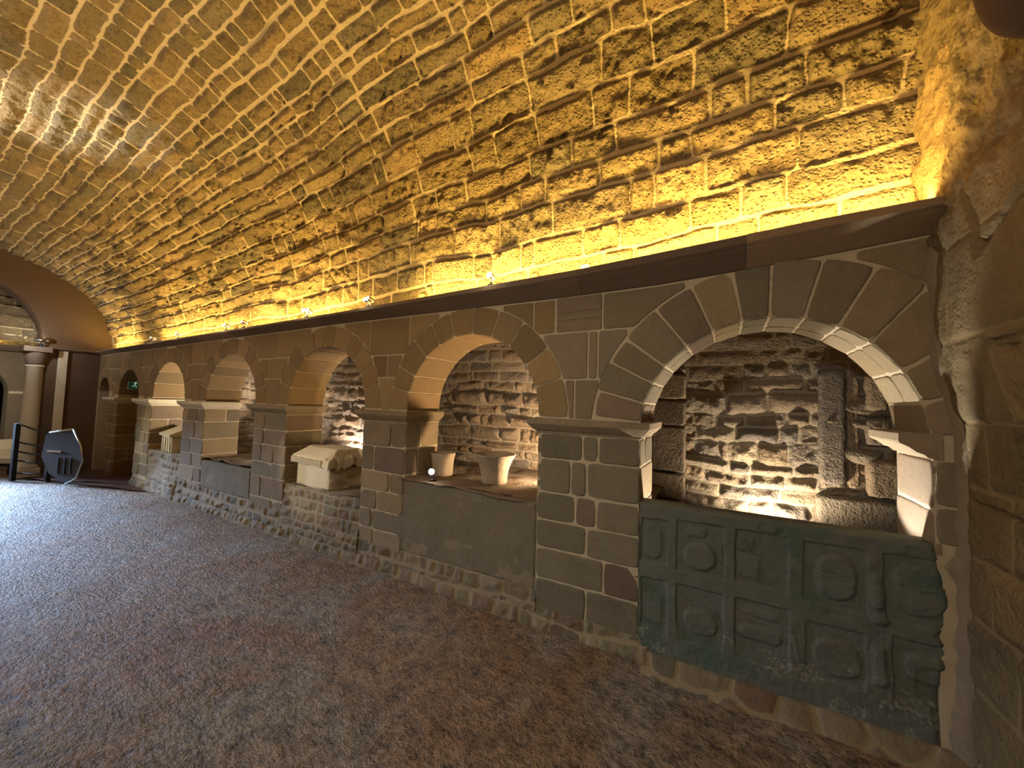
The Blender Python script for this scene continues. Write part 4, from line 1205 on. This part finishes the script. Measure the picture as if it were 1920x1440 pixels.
# ---- emergency exit sign in the sixth arch
def sign():
    t = thing('exit_sign', 'small green running-man exit sign fixed inside the dark sixth arch', 'sign', (-9.975, 2.82, 1.76), math.radians(90))
    m = MB(); m.box((-.15, -.02, -.09), (.15, .02, .09), (.5, .5, 0), .004); m.build('housing', M_PALE, t)
    t.scale = (.8, 1, 1.2)
    G = glow_mat('exit_green', (.02, .10, .06), .10); W = glow_mat('exit_white', (.6, .75, .62), .22)
    m = MB(); m.box((-.14, -.0225, -.08), (.14, -.0205, .08)); m.build('sign_face', G, t)
    m = MB(); y = -.026
    def bar(a, b, w_):
        d = Vector((b[0]-a[0], b[1]-a[1])).normalized(); nn = Vector((-d.y, d.x))*w_/2
        m.add([(a[0]+nn.x, y, a[1]+nn.y), (a[0]-nn.x, y, a[1]-nn.y), (b[0]-nn.x, y, b[1]-nn.y), (b[0]+nn.x, y, b[1]+nn.y)], [(0, 1, 2, 3)], (1, 1, 0), False)
    bar((-.02, .035), (-.035, -.01), .022); bar((-.035, -.01), (-.005, -.03), .014); bar((-.005, -.03), (-.01, -.06), .012); bar((-.035, -.01), (-.06, -.035), .014); bar((-.06, -.035), (-.085, -.03), .012)
    bar((-.022, .03), (.01, .01), .011); bar((-.022, .03), (-.055, .015), .011)
    m.add([(-.01+.015*math.cos(a*.628), y, .055+.015*math.sin(a*.628)) for a in range(10)], [tuple(range(10))], (1, 1, 0), False)
    bar((.05, -.065), (.05, .065), .01); bar((.05, .06), (.11, .06), .01); bar((.11, .065), (.11, -.065), .01)
    m.build('running_figure', W, t)
    m = MB(); m.box((-.05, .015, -.03), (.05, .035, .03), (.5, .5, 0)); m.build('bracket', M_BLACK, t)
sign()

# ---- corner column at the diaphragm arch
def column():
    t = thing('stone_column', 'pale stone column standing at the corner of the far left arch', 'column', (XL+.0, 1.76, 0))
    m = MB(); m.box((-.17, -.15, 0), (.17, .15, .16), (.5, .5, 0), .01); m.build('plinth', M_CREAM, t)
    m = MB(); m.lathe([(.145, .16), (.15, .18), (.145, .20), (.115, .22), (.112, .24), (.11, 1.2), (.105, 2.02), (.115, 2.03), (.12, 2.045), (.11, 2.06)], n=36, col=(.6, .6, 0)); m.build('shaft', M_CREAM, t)
    m = MB(); m.lathe([(.108, 2.06), (.115, 2.10), (.13, 2.18), (.155, 2.27), (.16, 2.30)], n=36, col=(.3, .3, 0)); m.box((-.18, -.17, 2.30), (.18, .17, 2.40), (.3, .3, 0), .008); m.build('capital', M_CORN, t)
column()

# ---- pale steps, railing and folding lift platform at the far left
def steps():
    m = MB()
    for k in range(3):
        m.box((-13.6+.0, 1.28-.28*k*0-.0-.9, 0), (-12.95-.3*k, 1.95, .17*(k+1)), (.9, .9, 0), .01)
    o = m.build('stone_steps', M_CREAM); tag(o, 'pale stone steps against the grey wall, left of the column', 'steps')
steps()
def railing():
    t = thing('metal_railing', 'black metal railing with posts and crossbars in front of the column', 'railing', (-10.55, 1.66, 0), math.radians(18))
    P = [(-.30, 0), (.22, .16)]
    for (x, y) in P:
        m = MB(); m.box((x-.03, y-.03, 0), (x+.03, y+.03, 1.0 if x < 0 else .86), (.5, .5, 0), .005); m.build('post', M_BLACK, t)
    for z0, z1 in ((1.0, .84), (.68, .62), (.52, .46), (.36, .33), (.14, .14)):
        m = MB(); m.tube([(P[0][0], P[0][1], z0), ((P[0][0]+P[1][0])/2, (P[0][1]+P[1][1])/2, (z0+z1)/2-.02), (P[1][0], P[1][1], z1)], .014, 8); m.build('rail', M_BLACK, t)
    m = MB(); m.tube([(P[1][0], P[1][1], .5), (.30, .24, .20), (.38, .28, .16), (.46, .32, .22), (.52, .36, .55), (.50, .35, .80)], .016, 8); m.build('curved_handle', M_BLACK, t)
railing()
def lift():
    t = thing('lift_platform', 'folded grey lift platform with a bright metal edge right of the black railing', 'lift platform', (-9.80, 1.93, 0.05), math.radians(22))
    m = MB()
    out = [(-.42, .42), (-.36, .80), (.16, .88), (.34, .62), (.40, .38), (.30, .10), (.10, .0), (-.24, .14)]
    f = [(x, -.02, z) for x, z in out]; b = [(x, .02, z) for x, z in out]; n = len(out)
    m.add(f+b, [tuple(range(n)), tuple(range(n, 2*n))[::-1]]+[(i, (i+1) % n, n+(i+1) % n, n+i) for i in range(n)], (.5, .5, 0), False)
    m.build('panel', M_LIFT, t)
    m = MB(); m.tube([(-.30, -.01, .83), (.17, -.01, .90)], .016, 10); m.build('handrail', M_PALE, t)
    m = MB(); m.tube([(.17, -.01, .90), (.35, -.01, .63), (.41, -.01, .38), (.31, -.01, .09), (.10, -.01, -.02)], .014, 10); m.build('metal_edge', M_CHROME, t)
    m = MB(); m.box((-.30, -.03, .50), (-.02, -.021, .53), (.5, .5, 0)); m.build('marking_strip', M_PALE, t)
    m = MB()
    for x in (-.05, .08, .2): m.box((x-.012, -.034, .14), (x+.012, -.02, .42), (.5, .5, 0), .003)
    m.build('hinge_bars', M_BLACK, t)
lift()
def lift_track():
    t = thing('floor_rail', 'low black floor rail in front of the pale steps, far left', 'rail', (-12.0, 1.35, 0))
    m = MB(); m.tube([(-.5, -.6, .18), (.3, .3, .18), (.9, .42, .18)], .03, 8); m.build('bar', M_BLACK, t)
    for p in ((-.4, -.5), (.3, .3), (.85, .41)):
        m = MB(); m.box((p[0]-.03, p[1]-.03, 0), (p[0]+.03, p[1]+.03, .19), (.5, .5, 0)); m.build('foot', M_BLACK, t)
lift_track()

# ---- dark brown rounded corbel on the end wall above the viewer
def corbel():
    t = thing('stone_corbel', 'dark rounded stone corbel jutting from the end wall at the top right', 'corbel', (0, 0, 0))
    m = MB()
    prof = []
    nth, nr = 36, 12
    vs = []; fs = []
    cy, cz = 1.62, 3.06
    for i in range(nr+1):
        a = i/nr*math.pi/2
        for k in range(nth):
            th = 2*math.pi*k/nth
            rr = (.27+.02*math.sin(3*th)+.014*math.sin(5*th+1))*(1 if True else 0)
            ry, rz = rr*.85, rr*1.15
            c = abs(math.cos(a))**.7; s_ = abs(math.sin(a))**.9
            vs.append((X1-.125-.16*s_, cy+ry*c*math.cos(th), cz+rz*c*math.sin(th)))
    for i in range(nr):
        for k in range(nth): fs.append((i*nth+k, i*nth+(k+1) % nth, (i+1)*nth+(k+1) % nth, (i+1)*nth+k))
    m.add(vs, fs, (.2, .2, 0)); m.build('corbel_stone', M_DARK, t)
corbel()
